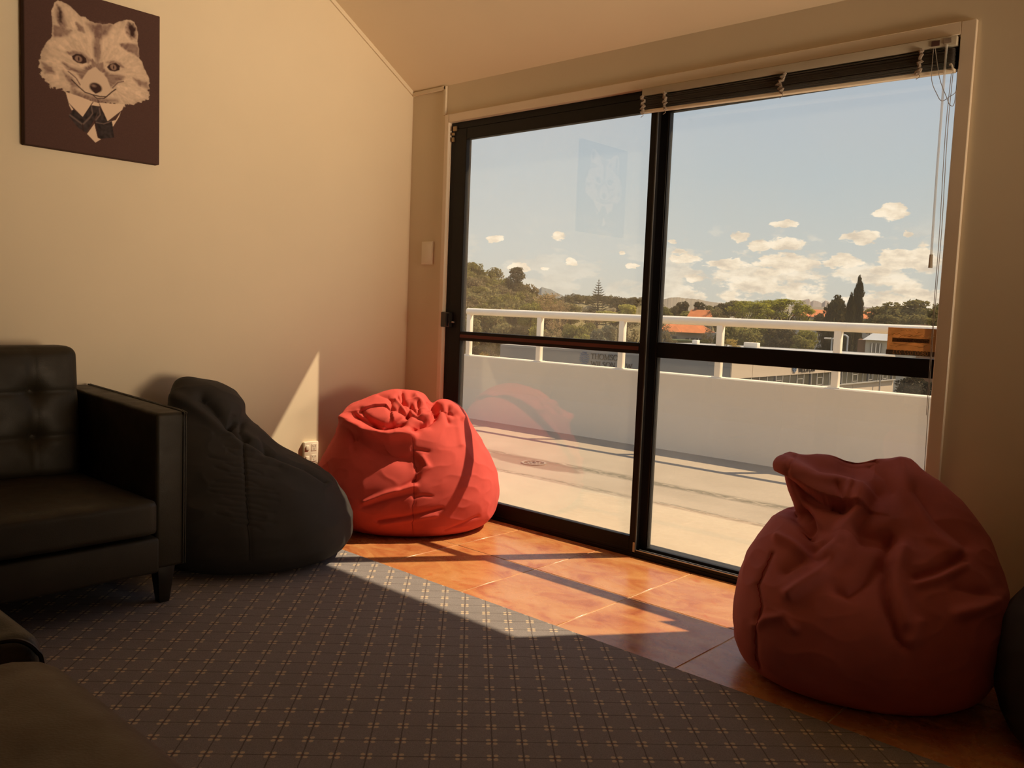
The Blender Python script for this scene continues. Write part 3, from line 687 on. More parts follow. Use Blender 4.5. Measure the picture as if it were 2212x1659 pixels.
def bean_bag(name, label, C, levels, feats, mat, group=None, zf=0.0, NZ=300, NT_=460, wr=.004, seed=1, top_flat=.02, seams=(), seam_mat=None, crest=(), gain=1.0, soft=2):
    """levels: (z, left, right, front, back, lean) in metres around the axis C, 'front' toward the middle of the room"""
    C = np.array(C); D = np.hypot(*C); ed = np.array([C[0], C[1], 0])/D; er = np.array([ed[1], -ed[0], 0])
    lv = np.array(levels, float)
    # spread the rings evenly along the silhouette
    zz = np.linspace(lv[0, 0], lv[-1, 0], 1200)
    cols = [pchip(zz, lv[:, 0], lv[:, k]) for k in range(1, 6)]
    w = (cols[1]-cols[0])/2
    arc = np.concatenate([[0], np.cumsum(np.hypot(np.diff(zz), np.diff(w)))])
    z = np.interp(np.linspace(0, arc[-1], NZ), arc, zz)
    sl, sr, df, dbk, ln = [np.interp(z, zz, c) for c in cols]
    th = np.linspace(0, 2*np.pi, NT_, endpoint=False)
    e = 2/2.25
    cs = np.sign(np.cos(th))*np.abs(np.cos(th))**e; sn = np.sign(np.sin(th))*np.abs(np.sin(th))**e
    mid = (sl+sr)/2; half = (sr-sl)/2
    S = mid[:, None] + half[:, None]*cs[None]
    Dp = ln[:, None] + np.where(sn[None] < 0, df[:, None], dbk[:, None])*sn[None]
    Z = np.repeat(z[:, None], NT_, 1)
    # closing caps
    nb = 16
    f = np.linspace(0, 1, nb, endpoint=False)[:, None]
    Sb = mid[0] + (S[0]-mid[0])[None]*f; Db = ln[0] + (Dp[0]-ln[0])[None]*f; Zb = np.full_like(Sb, z[0])
    f = np.linspace(1, 0, 13)[1:, None]
    St = mid[-1] + (S[-1]-mid[-1])[None]*f; Dt = ln[-1] + (Dp[-1]-ln[-1])[None]*f; Zt = z[-1] + top_flat*(1-f**2) + 0*St
    S = np.vstack([Sb, S, St]); Dp = np.vstack([Db, Dp, Dt]); Z = np.vstack([Zb, Z, Zt]); n = S.shape[0]
    for s0, w0, dz in crest:          # dips and peaks along the top edge
        Z = Z + dz*np.exp(-((S-s0)/w0)**2)*np.clip((Z-(z[-1]-.16))/.16, 0, 1)**1.5
    P = np.stack([S, Dp, Z], -1)
    def normals(P):
        du = np.roll(P, -1, 1) - np.roll(P, 1, 1)
        dv = np.empty_like(P); dv[1:-1] = P[2:]-P[:-2]; dv[0] = P[1]-P[0]; dv[-1] = P[-1]-P[-2]
        nn = np.cross(du, dv); return nn/(np.linalg.norm(nn, axis=-1, keepdims=True)+1e-9)
    Nn = normals(P)
    # broad lumps and fine slack of the cloth
    flat = P.reshape(-1, 3); nz = np.zeros(len(flat)); off = Vector((seed*7.1, seed*3.3, seed*1.7))
    for i, p in enumerate(flat):
        v = Vector(p)
        a = noise.noise(v*5.0+off); b = noise.noise(Vector((p[0]*13, p[1]*13, p[2]*7))+off); r_ = 1-abs(noise.noise(Vector((p[0]*9, p[1]*9, p[2]*15))+off*2))
        nz[i] = a*2.0 + b*.8 + (r_**4)*.9
    nz = nz.reshape(P.shape[:2])
    foot = np.clip(P[..., 2]/.06, 0, 1)
    P = P + Nn*(nz*wr*foot)[..., None]
    # folds: grooves, ridges and lapped edges, laid out on the side that faces the room
    def flat_view(P):
        k = D/(D+P[..., 1]); return np.stack([P[..., 0]*k, 1+(P[..., 2]-1)*k], -1)
    for rounds in (0,):
        Nn = normals(P); Q = flat_view(P).reshape(-1, 2)
        view = np.stack([P[..., 0], D+P[..., 1], P[..., 2]-1], -1); view /= np.linalg.norm(view, axis=-1, keepdims=True)
        fac = np.clip(-(Nn*view).sum(-1)*2.2+.15, 0, 1).reshape(-1)
        disp = np.zeros(len(Q))
        for t, h, w_, line in feats:
            LL = np.array(line).reshape(-1, 2); m_ = w_*6
            sel = np.where((Q[:, 0] > LL[:, 0].min()-m_) & (Q[:, 0] < LL[:, 0].max()+m_) & (Q[:, 1] > LL[:, 1].min()-m_) & (Q[:, 1] < LL[:, 1].max()+m_))[0]
            if not len(sel): continue
            d_, sd = seg_dist(Q[sel], line)
            if t == 'g': v = -h*np.exp(-(d_/w_)**1.25)
            elif t == 'r': v = h*np.exp(-(d_/w_)**2*.8)
            else: v = np.where(sd > 0, h*np.exp(-(d_/(w_*3.0))**1.5), -h*.55*np.exp(-(d_/w_)**1.5))
            disp[sel] += v*gain
        disp = (disp*fac).reshape(P.shape[:2])
        dirn = Nn*.75 - view*.25
        P = P + dirn*disp[..., None]
    for _ in range(soft):
        q = P.copy(); q[1:-1] = (P[2:]+P[:-2]+np.roll(P, 1, 1)[1:-1]+np.roll(P, -1, 1)[1:-1]+P[1:-1]*2)/6; P = q
    P[..., 2] = np.maximum(P[..., 2], .001)
    P[:nb, :, 2] = .001
    Wd = C[0]*np.array([1,0,0]) + C[1]*np.array([0,1,0]) + P[..., 0:1]*er + P[..., 1:2]*ed + P[..., 2:3]*np.array([0,0,1])
    vs = Wd.reshape(-1, 3) - np.array([C[0], C[1], 0])
    ii = np.arange(n*NT_).reshape(n, NT_); jj = np.roll(ii, -1, 1)
    fs = np.stack([ii[:-1].ravel(), jj[:-1].ravel(), jj[1:].ravel(), ii[1:].ravel()], 1)
    me = bpy.data.meshes.new(name)
    me.vertices.add(len(vs)); me.vertices.foreach_set('co', vs.astype(np.float32).ravel())
    me.loops.add(fs.size); me.loops.foreach_set('vertex_index', fs.astype(np.int32).ravel())
    me.polygons.add(len(fs)); me.polygons.foreach_set('loop_start', np.arange(0, fs.size, 4, dtype=np.int32)); me.polygons.foreach_set('loop_total', np.full(len(fs), 4, np.int32))
    me.update(calc_edges=True); me.validate(); me.shade_smooth()
    root = empty(name, (C[0], C[1], zf)); tag(root, label, 'bean bag', group)
    link('cover', me, mat, root)
    Q = flat_view(P).reshape(-1, 2); Nn = normals(P).reshape(-1, 3); Pw = vs
    view = np.stack([P[..., 0], D+P[..., 1], P[..., 2]-1], -1).reshape(-1, 3)
    front = (Nn*view).sum(-1) < 0
    for line in seams:
        L = np.array(line).reshape(-1, 2); pts = []
        for a, b in zip(L[:-1], L[1:]):
            for t in np.linspace(0, 1, 14, endpoint=False):
                q = a+(b-a)*t; dd = np.linalg.norm(Q-q, axis=1) + (~front)*9; k = int(np.argmin(dd))
                nw = Nn[k, 0]*er + Nn[k, 1]*ed + Nn[k, 2]*np.array([0,0,1])
                p = Pw[k] + nw*.0004
                if not pts or np.linalg.norm(p-pts[-1]) > .003: pts.append(p)
        if len(pts) > 3:
            pts = [Vector(p) for p in pts]
            o = MB().tube(pts, .0014, 5).obj('seam', seam_mat or mat, root, smooth=True)
    return root
M_RED = fabric('red_bag_cloth', (.62, .085, .070))
M_MAROON = fabric('deep_red_bag_cloth', (.42, .115, .105))
M_BBLACK = fabric('black_bag_cloth', (.034, .031, .029), .8, .15)
M_SEAMR = fabric('red_seam', (.30, .03, .03)); M_SEAMB = fabric('black_seam', (.012, .011, .011))
FEAT_R = [('s',0.035,0.02,[-0.237,0.558,-0.209,0.536,-0.171,0.516,-0.139,0.503,-0.105,0.495,-0.078,0.494,-0.072,0.493]),('r',0.02,0.02,[-0.238,0.578,-0.202,0.562,-0.146,0.561,-0.101,0.562,-0.065,0.558,-0.032,0.545,-0.013,0.524]),('g',0.03,0.035,[-0.143,0.577,-0.093,0.58,-0.048,0.572,-0.011,0.551,0.016,0.539]),('r',0.026,0.022,[-0.022,0.531,-0.028,0.491,-0.048,0.44,-0.08,0.383,-0.104,0.336]),('g',0.018,0.02,[0.006,0.515,0.002,0.485,-0.013,0.454,-0.031,0.413]),('g',0.012,0.007,[-0.09,0.538,-0.073,0.495]),('r',0.01,0.009,[-0.056,0.542,-0.069,0.496]),('g',0.006,0.004,[-0.212,0.601,-0.209,0.536]),('g',0.03,0.03,[-0.188,0.494,-0.141,0.486,-0.095,0.484,-0.072,0.485]),('g',0.045,0.018,[-0.192,0.442,-0.178,0.432,-0.168,0.418,-0.154,0.398]),('g',0.02,0.02,[-0.143,0.35,-0.126,0.366,-0.097,0.38]),('g',0.018,0.02,[-0.011,0.418,0.025,0.413,0.056,0.41]),('r',0.018,0.012,[-0.242,0.365,-0.203,0.351,-0.162,0.325]),('r',0.018,0.016,[-0.201,0.201,-0.121,0.273,-0.058,0.351,-0.038,0.401]),('g',0.016,0.02,[-0.22,0.268,-0.154,0.326,-0.104,0.318]),('g',0.028,0.011,[0.054,0.394,0.048,0.342,0.056,0.265,0.075,0.191,0.098,0.128,0.118,0.101]),('r',0.014,0.018,[0.089,0.379,0.08,0.316,0.09,0.245,0.113,0.172]),('g',0.015,0.011,[0.131,0.304,0.178,0.329,0.241,0.376]),('r',0.01,0.012,[0.137,0.289,0.188,0.313,0.242,0.357]),('g',0.016,0.016,[-0.074,0.233,-0.04,0.223,0.009,0.273,0.034,0.319]),('g',0.014,0.02,[0.238,0.296,0.282,0.288,0.333,0.287]),('r',0.012,0.016,[0.244,0.222,0.294,0.246,0.341,0.289]),('g',0.01,0.006,[-0.259,0.316,-0.294,0.212,-0.279,0.149,-0.293,0.069,-0.285,-0.013,-0.272,-0.043]),('r',0.01,0.012,[-0.291,0.086,-0.262,0.113,-0.212,0.133,-0.184,0.1]),('r',0.014,0.018,[0.067,0.624,0.086,0.551,0.122,0.495,0.162,0.43,0.218,0.393]),('g',0.012,0.016,[0.109,0.544,0.168,0.471,0.246,0.417]),('g',0.012,0.018,[-0.015,0.61,0.029,0.585,0.054,0.547]),('g',0.02,0.02,[-0.019,0.396,0.037,0.397,0.06,0.41]),('r',0.01,0.014,[0.127,0.108,0.139,0.136,0.145,0.178])]
FEAT_L = [('r',0.04,0.022,[-0.335,0.475,-0.291,0.45,-0.242,0.424,-0.185,0.417,-0.127,0.404,-0.075,0.411,-0.032,0.412]),('g',0.032,0.05,[-0.309,0.392,-0.222,0.347,-0.129,0.313,-0.041,0.294]),('g',0.035,0.012,[-0.292,0.493,-0.215,0.46,-0.159,0.432,-0.114,0.451,-0.077,0.458]),('g',0.02,0.012,[-0.262,0.52,-0.226,0.477,-0.188,0.44]),('g',0.012,0.008,[-0.209,0.466,-0.163,0.456,-0.122,0.448]),('g',0.016,0.01,[-0.184,0.595,-0.143,0.584,-0.126,0.568,-0.122,0.527]),('g',0.014,0.007,[-0.049,0.51,-0.096,0.522,-0.131,0.535]),('g',0.016,0.007,[-0.046,0.513,-0.065,0.549,-0.095,0.589]),('g',0.014,0.007,[-0.043,0.508,-0.014,0.495,0.03,0.484]),('r',0.01,0.008,[-0.103,0.571,-0.079,0.548,-0.055,0.52]),('s',0.009,0.012,[-0.245,0.529,-0.199,0.542,-0.151,0.546,-0.127,0.53,-0.111,0.457]),('g',0.018,0.007,[-0.111,0.46,-0.077,0.487,-0.049,0.508]),('g',0.018,0.007,[-0.087,0.528,-0.046,0.508]),('g',0.02,0.008,[-0.046,0.508,-0.04,0.55,-0.077,0.569]),('g',0.022,0.008,[-0.033,0.553,-0.003,0.512]),('g',0.018,0.008,[-0.002,0.565,0.003,0.51]),('g',0.02,0.008,[-0.078,0.61,-0.071,0.578]),('g',0.02,0.009,[-0.068,0.467,-0.043,0.5]),('r',0.018,0.012,[-0.014,0.591,0.027,0.554,0.06,0.526,0.055,0.491]),('r',0.012,0.01,[-0.038,0.503,0.014,0.504,0.058,0.511]),('g',0.04,0.014,[-0.021,0.43,0.016,0.457,0.053,0.467,0.069,0.491,0.072,0.526,0.042,0.558]),('r',0.016,0.014,[0.042,0.561,0.076,0.564,0.132,0.557,0.173,0.535,0.201,0.5]),('g',0.018,0.009,[0.078,0.521,0.106,0.536,0.13,0.525,0.146,0.475]),('g',0.02,0.012,[0.138,0.546,0.145,0.519,0.165,0.511]),('r',0.006,0.012,[0.178,0.488,0.191,0.441,0.205,0.373]),('g',0.006,0.0035,[-0.021,0.399,-0.016,0.315,-0.001,0.242,-0.006,0.163,-0.008,0.057,-0.01,-0.066]),('g',0.011,0.012,[-0.016,0.315,0.016,0.279,0.008,0.226,-0.007,0.194]),('r',0.01,0.012,[0.026,0.306,0.053,0.264,0.013,0.226]),('g',0.012,0.008,[-0.073,0.156,-0.037,0.178,-0.007,0.2]),('r',0.014,0.01,[-0.236,0.09,-0.139,0.131,-0.006,0.171]),('g',0.008,0.012,[-0.24,0.069,-0.138,0.102,-0.01,0.136]),('g',0.012,0.008,[-0.172,0.001,-0.033,0.024,0.122,0.064]),('r',0.006,0.009,[-0.156,-0.017,-0.032,0.006,0.097,0.032]),('g',0.006,0.006,[-0.005,0.115,0.037,0.126,0.073,0.122]),('g',0.008,0.008,[-0.014,0.347,0.051,0.335]),('g',0.008,0.007,[0.141,-0.043,0.229,-0.004,0.296,0.029]),('g',0.008,0.012,[-0.315,0.433,-0.309,0.371,-0.298,0.34]),('g',0.008,0.008,[-0.413,0.27,-0.402,0.234,-0.403,0.192])]
FEAT_B = [('g',0.03,0.018,[-0.222,0.614,-0.181,0.581,-0.139,0.531,-0.119,0.509,-0.091,0.531]),('r',0.016,0.022,[-0.315,0.616,-0.265,0.588,-0.214,0.552,-0.146,0.502,-0.066,0.439,0.029,0.387,0.137,0.326,0.21,0.296,0.265,0.267]),('g',0.024,0.012,[-0.119,0.505,-0.084,0.465,-0.042,0.436,0.022,0.395,0.075,0.368,0.173,0.327,0.254,0.273]),('g',0.016,0.012,[-0.064,0.52,-0.077,0.48,-0.056,0.45]),('r',0.008,0.014,[-0.07,0.48,-0.035,0.45,0.004,0.439]),('g',0.012,0.012,[0.003,0.45,0.025,0.394]),('g',0.006,0.004,[-0.066,0.432,-0.06,0.362,-0.053,0.251,-0.041,0.102,-0.029,-0.049]),('g',0.005,0.008,[-0.173,0.473,-0.094,0.458,-0.07,0.436]),('g',0.006,0.012,[-0.215,0.574,-0.167,0.524,-0.125,0.487]),('g',0.0035,0.005,[-0.136,0.425,-0.099,0.415,-0.062,0.409]),('g',0.003,0.005,[-0.062,0.406,-0.025,0.397,0.012,0.383]),('g',0.0035,0.005,[-0.123,0.408,-0.092,0.388,-0.062,0.386]),('g',0.003,0.005,[-0.062,0.383,-0.032,0.377,-0.001,0.366]),('g',0.0035,0.005,[-0.192,0.381,-0.127,0.366,-0.062,0.364]),('g',0.003,0.005,[-0.062,0.361,0.005,0.352,0.072,0.336]),('g',0.0035,0.005,[-0.128,0.356,-0.095,0.342,-0.061,0.341]),('g',0.003,0.005,[-0.061,0.338,-0.028,0.329,0.006,0.313]),('g',0.0035,0.005,[-0.168,0.34,-0.115,0.321,-0.061,0.318]),('g',0.003,0.005,[-0.061,0.315,-0.007,0.305,0.047,0.296]),('g',0.0035,0.005,[-0.119,0.307,-0.09,0.3,-0.061,0.295]),('g',0.003,0.005,[-0.061,0.292,-0.032,0.281,-0.002,0.265]),('g',0.0035,0.005,[-0.17,0.285,-0.116,0.278,-0.061,0.272]),('g',0.003,0.005,[-0.061,0.269,-0.005,0.257,0.051,0.247]),('g',0.0035,0.005,[-0.187,0.263,-0.124,0.258,-0.06,0.249]),('g',0.003,0.005,[-0.06,0.246,0.004,0.24,0.069,0.227]),('g',0.0035,0.005,[-0.189,0.245,-0.125,0.231,-0.06,0.226]),('g',0.003,0.005,[-0.06,0.223,0.005,0.215,0.072,0.199]),('g',0.0035,0.005,[-0.138,0.222,-0.096,0.207,-0.053,0.203]),('g',0.003,0.005,[-0.053,0.2,-0.01,0.189,0.034,0.171]),('g',0.0035,0.005,[-0.16,0.193,-0.107,0.182,-0.053,0.18]),('g',0.003,0.005,[-0.052,0.177,0.002,0.162,0.057,0.15]),('g',0.0035,0.005,[-0.121,0.17,-0.086,0.158,-0.052,0.156]),('g',0.003,0.005,[-0.052,0.153,-0.018,0.14,0.017,0.13]),('g',0.0035,0.005,[-0.162,0.155,-0.107,0.137,-0.052,0.133]),('g',0.003,0.005,[-0.052,0.13,0.004,0.119,0.06,0.109]),('g',0.0035,0.005,[-0.112,0.124,-0.082,0.111,-0.052,0.11]),('g',0.003,0.005,[-0.052,0.107,-0.021,0.102,0.01,0.08])]
LV_R = [(.0,-.25,.24,.24,.24,0),(.012,-.29,.275,.275,.27,0),(.04,-.325,.31,.315,.31,0),(.09,-.347,.340,.352,.345,0),(.15,-.355,.355,.368,.365,0),(.22,-.350,.362,.362,.37,.005),(.29,-.335,.360,.338,.365,.02),(.345,-.308,.343,.305,.345,.045),
        (.39,-.278,.322,.265,.315,.07),(.413,-.252,.310,.245,.295,.085),(.425,-.203,.300,.225,.285,.09),(.455,-.215,.276,.20,.25,.11),(.495,-.238,.243,.175,.205,.135),(.53,-.250,.207,.145,.16,.155),(.562,-.253,.162,.108,.115,.17),(.582,-.249,.126,.068,.08,.18),(.597,-.238,.104,.035,.045,.185)]
bean_bag('bean_bag', 'deep red bean bag slumped tall on the tiles at the right of the sliding door', (-.834, 2.454), LV_R, FEAT_R, M_MAROON, None, seed=2, wr=.0035, top_flat=.006, crest=[(-.058, .05, -.020), (.09, .05, .012), (-.21, .06, -.010)], gain=1.25, soft=1,
         seams=[FEAT_R[22][3]], seam_mat=M_SEAMR)
LV_L = [(.0,-.31,.26,.26,.22,0),(.012,-.35,.31,.30,.26,0),(.04,-.395,.352,.335,.29,0),(.09,-.435,.378,.36,.31,0),(.15,-.455,.386,.37,.32,0),(.22,-.455,.378,.365,.32,0),(.29,-.430,.358,.345,.315,0),(.36,-.395,.322,.315,.30,.0),(.42,-.370,.285,.285,.28,.0),
        (.475,-.355,.245,.255,.25,.0),(.515,-.340,.222,.225,.22,.0),(.545,-.312,.190,.19,.19,.01),(.565,-.265,.120,.155,.155,.015),(.585,-.215,.060,.12,.12,.02),(.602,-.165,.02,.08,.08,.02)]
bean_bag('bean_bag', 'bright red bean bag in the corner between left wall and sliding door', (-2.95, 2.62), LV_L, FEAT_L, M_RED, None, seed=5, wr=.003, top_flat=.014, crest=[(.065, .028, -.035), (.15, .05, .022)], gain=1.1, soft=1,
         seams=[FEAT_L[25][3]], seam_mat=M_SEAMR)
LV_B = [(.0,-.33,.24,.31,.26,0),(.012,-.36,.285,.345,.29,0),(.04,-.40,.340,.375,.31,0),(.085,-.425,.366,.395,.33,0),(.145,-.43,.364,.395,.33,0),(.20,-.425,.345,.38,.33,0),(.24,-.42,.318,.36,.33,.0),(.29,-.41,.280,.33,.325,.015),(.355,-.395,.178,.29,.31,.035),(.415,-.38,.072,.25,.285,.06),
        (.47,-.372,.012,.215,.255,.085),(.51,-.366,-.035,.19,.23,.10),(.540,-.362,-.060,.175,.205,.115),(.575,-.358,-.062,.155,.18,.125),(.61,-.353,-.085,.135,.15,.13),(.645,-.342,-.128,.105,.115,.135),(.665,-.330,-.19,.07,.08,.135),(.674,-.318,-.24,.045,.05,.135)]
bean_bag('bean_bag', 'black bean bag leaning back between the leather armchair and the bright red bag', (-2.98, 1.82), LV_B, FEAT_B, M_BBLACK, None, zf=.004, seed=9, wr=.003, gain=1.35, soft=1, top_flat=.008,
         seams=[FEAT_B[6][3]], seam_mat=M_SEAMB)
LV_D = [(.0,-.27,.27,.27,.25,0),(.02,-.33,.33,.33,.31,0),(.08,-.37,.37,.36,.34,0),(.16,-.385,.385,.37,.35,0),(.25,-.375,.375,.36,.345,0),(.35,-.335,.335,.32,.31,0),(.45,-.27,.27,.26,.26,.01),(.55,-.20,.20,.19,.19,.02),(.63,-.12,.12,.11,.11,.02),(.66,-.06,.06,.05,.05,.02)]
bean_bag('bean_bag', 'black bean bag cut off by the right edge, beside the deep red bag', (-.110, 2.50), LV_D, [], M_BBLACK, None, NZ=120, NT_=160, seed=12, wr=.006, top_flat=.02)

# ------------------------------------------------------------------ terrace outside
def deck_material():
    m, nt, out = new_mat('terrace_screed'); N = NT(nt)
    geo = N.n('ShaderNodeNewGeometry').outputs['Position']; sp = N.n('ShaderNodeSeparateXYZ'); N.link(geo, sp.inputs[0])
    x, y = sp.outputs[0], sp.outputs[1]
    c = N.ramp(N.noise(geo, 2.2, 5), [(.3, (.305, .245, .178)), (.7, (.362, .292, .214))])
    st = N.n('ShaderNodeMapping'); N.link(geo, st.inputs[0]); st.inputs['Scale'].default_value = (2.2, 9, 1)
    rag = N.noise(st.outputs[0], 6, 6, .75)
    wav = N.math('MULTIPLY', N.math('SUBTRACT', N.noise(geo, 1.1, 2), .5), .12)
    def streak(y0, wdt, lo, hi):
        d_ = N.math('ABSOLUTE', N.math('SUBTRACT', N.math('ADD', y, wav), y0))
        return N.math('MULTIPLY', N.smooth(d_, wdt, wdt*.15), N.smooth(rag, lo, hi))
    moss = N.math('MAXIMUM', streak(4.80, .10, .40, .52), N.math('MULTIPLY', streak(4.30, .06, .44, .56), .8))
    dx = N.math('MULTIPLY', N.math('SUBTRACT', x, -4.02), 1/.50); dy = N.math('MULTIPLY', N.math('SUBTRACT', N.math('ADD', y, N.math('MULTIPLY', x, .05)), 4.49), 1/.145)
    r = N.math('SQRT', N.math('ADD', N.math('MULTIPLY', dx, dx), N.math('MULTIPLY', dy, dy)))
    stain = N.smooth(N.math('ADD', r, N.math('MULTIPLY', N.math('SUBTRACT', rag, .5), .9)), 1.08, .82)
    c = N.mix(N.math('MULTIPLY', moss, .85), c, (.10, .085, .055))
    c = N.mix(N.math('MULTIPLY', stain, .8), c, (.17, .115, .08))
    N.bsdf(out, c, .8, .25, 0, N.bump(N.noise(geo, 55, 4), .15, .006))
    return m
M_DECK = deck_material()
M_APRON = plain('terrace_apron', (.41, .34, .245), .75, .25, var=.06, scale=3, bump=.08, bscale=70)
M_PARA = plain('parapet_paint', (.76, .645, .50), .7, .25, var=.02, scale=2, bump=.05, bscale=90)
M_WHITE = plain('white_gloss_paint', (.90, .79, .64), .38, .45, var=.03, scale=9)
td = box('terrace_floor', (-9.5, 3.07, -.35), (4.0, 6.25, -.10), M_DECK); tag(td, kind='structure')
ap = box('apron_slab', (-9.5, 3.072, -.099), (4.0, 4.20, -.086), M_APRON, td, bevel=.004, seg=1)
pb = MB(); prof = [(6.09, -.10), (6.105, -.02), (6.125, .08), (6.15, .20), (6.165, .32), (6.17, .40), (6.17, .524), (6.178, .533), (6.30, .533), (6.31, .524), (6.31, -.35), (6.09, -.35)]
n_ = len(prof)
pb.add([(-9.5, y, z) for y, z in prof] + [(4.0, y, z) for y, z in prof], [tuple(range(n_)), tuple(range(2*n_-1, n_-1, -1))] + [(i, n_+i, n_+(i+1) % n_, (i+1) % n_) for i in range(n_)])
tag(pb.obj('terrace_parapet', M_PARA), kind='structure')
tag(box('terrace_soffit', (-6, 3.065, 2.06), (4.0, 3.20, 2.072), M_PARA), kind='structure')
rf = MB(); rf.add([(-6, 3.20, 2.06), (4, 3.20, 2.06), (4, 3.22, 2.10), (-6, 3.22, 2.10), (-6, 3.065, 2.072), (4, 3.065, 2.072), (4, 3.065, 2.22), (-6, 3.065, 2.22)],
                  [(0,1,2,3), (4,7,6,5), (0,4,5,1), (3,2,6,7), (0,3,7,4), (1,5,6,2)])
tag(rf.obj('terrace_fascia', M_PARA), kind='structure')

hb = empty('handrail', (-3, 6.2, .54)); tag(hb, 'white painted tube handrail on posts along the terrace parapet', 'railing')
rl = MB(); pts = []
vs, fs = [], []
for x in (-6.265, 4.0):
    for k in range(20):
        a = 2*math.pi*k/20; vs.append((x, 6.205 + .032*math.cos(a), .979 + .034*math.sin(a)))
fs = [(k, (k+1) % 20, 20+(k+1) % 20, 20+k) for k in range(20)] + [tuple(range(19, -1, -1)), tuple(range(20, 40))]
rl.add(vs, fs); bpart(rl, 'top_rail', M_WHITE, hb, smooth=False).data.set_sharp_from_angle(angle=.9)
hb.children[0].data.shade_smooth(); hb.children[0].data.set_sharp_from_angle(angle=.9)
for k in range(11):
    px = -6.237 + .952*k
    bpart(MB().box((px-.027, 6.185, .533), (px+.027, 6.232, .955)), 'post', M_WHITE, hb, bevel=.006)
    bpart(MB().box((px-.045, 6.180, .533), (px+.045, 6.245, .539)), 'foot_plate', M_WHITE, hb, bevel=.001, seg=1)

dc = empty('drain_grate', (-3.99, 4.68, -.10)); tag(dc, 'round metal drain grate in a brown stain on the terrace', 'drain')
M_GRATE = plain('drain_metal', (.36, .29, .21), .5, .5, .5)
b = MB(); n_ = 36
for r0_, r1_, z1 in ((.075, .092, .007), (.040, .047, .006)):
    vs = []
    for r_ in (r0_, r1_):
        for zz_ in (0, z1):
            vs += [(-3.99+r_*math.cos(2*math.pi*k/n_), 4.68+r_*math.sin(2*math.pi*k/n_), -.0995+zz_) for k in range(n_)]
    fs = []
    for k in range(n_):
        q = (k+1) % n_
        fs += [(k, q, n_+q, n_+k)[::-1], (n_+k, n_+q, 3*n_+q, 3*n_+k), (2*n_+k, 2*n_+q, 3*n_+q, 3*n_+k)]
    b.add(vs, fs)
bpart(b, 'ring', M_GRATE, dc)
b = MB()
for k in range(12):
    a = 2*math.pi*k/12; c, s = math.cos(a), math.sin(a)
    P = [(.012, -.004), (.078, -.004), (.078, .004), (.012, .004)]
    P = [(-3.99+x*c-y*s, 4.68+x*s+y*c) for x, y in P]; b.prism(P, -.0995, -.095)
bpart(b, 'spokes', M_GRATE, dc)
bpart(MB().lathe([(.0005, .007), (.013, .006), (.015, 0)], (-3.99, 4.68, -.0995), 16), 'hub', M_DARK, dc)

# ------------------------------------------------------------------ sticker on the glass, read from outside
def text_mesh(txt, size, name, extrude=.0, bold=.0):
    cu = bpy.data.curves.new(name, 'FONT'); cu.body = txt; cu.size = size; cu.extrude = extrude; cu.offset = bold
    cu.align_x = 'CENTER'; cu.align_y = 'CENTER'
    o = bpy.data.objects.new(name, cu); COL.objects.link(o)
    dg = bpy.context.evaluated_depsgraph_get(); dg.update()
    me = bpy.data.meshes.new_from_object(o.evaluated_get(dg)); me.name = name
    bpy.data.objects.remove(o); bpy.data.curves.remove(cu)
    return me
def film(name, c, trans=.55):
    m, nt, out = new_mat(name); N = NT(nt)
    cc = N.ramp(N.noise(N.objco(), 40, 4), [(.3, tuple(x*.85 for x in c)), (.7, tuple(min(1, x*1.1) for x in c))])
    a = N.n('ShaderNodeBsdfDiffuse'); b = N.n('ShaderNodeBsdfTranslucent'); N.link(cc, a.inputs[0]); N.link(cc, b.inputs[0])
    mx = N.n('ShaderNodeMixShader'); mx.inputs[0].default_value = trans; N.link(a.outputs[0], mx.inputs[1]); N.link(b.outputs[0], mx.inputs[2])
    N.link(mx.outputs[0], out.inputs[0]); return m
sk = empty('window_sticker', (-.93, 2.998, .905)); tag(sk, 'orange security sticker with mirrored writing low on the right glass pane', 'sticker')
bpart(MB().box((-1.006, 2.9980, .921), (-.853, 2.9988, .996)), 'orange_sheet', film('orange_film', (.70, .45, .24), .5), sk)
bpart(MB().box((-1.008, 2.9978, .905), (-.8535, 2.9988, .921)), 'number_band', film('brown_film', (.22, .17, .13), .35), sk)
bpart(MB().box((-.990, 2.9976, .948), (-.872, 2.9980, .962)), 'name_band', film('rust_film', (.36, .22, .13), .4), sk)
M_YEL = film('torn_paper', (.95, .82, .55), .6)
def stick_text(txt, size, x, z, m, name, width):
    me = text_mesh(txt, size, name); xs_ = [v.co.x for v in me.vertices]; s = width/(max(xs_)-min(xs_))
    for v in me.vertices: v.co = (-v.co.x*s, v.co.y*s, 0)
    o = link(name, me, m, sk); o.rotation_euler = (math.pi/2, 0, 0); o.location = (x+.93, 2.9972-2.998, z-.905); return o
stick_text('0800 027 273', .012, -.930, .913, film('number_print', (.95, .62, .30), .5), 'number_print', .112)
stick_text('Security Solutions', .012, -.925, .955, film('name_print', (.07, .05, .04), .3), 'name_print', .100)
r_ = random.Random(8)
for (z0, amp, xa, xb, n_) in ((.972, .0035, -1.002, -.856, 26), (.938, .003, -1.0, -.862, 24), (.984, .003, -.965, -.90, 9), (.945, .002, -.985, -.88, 14), (.968, .003, -.97, -.87, 14)):
    pts = [(xa+(xb-xa)*i/n_, 2.9974, z0 + r_.uniform(-amp, amp) + .004*math.sin(i*.5+z0*90)) for i in range(n_+1)]
    bpart(MB().tube(pts, [.0005+r_.random()*.0011 for _ in pts], 5), 'torn_edge', M_YEL, sk)

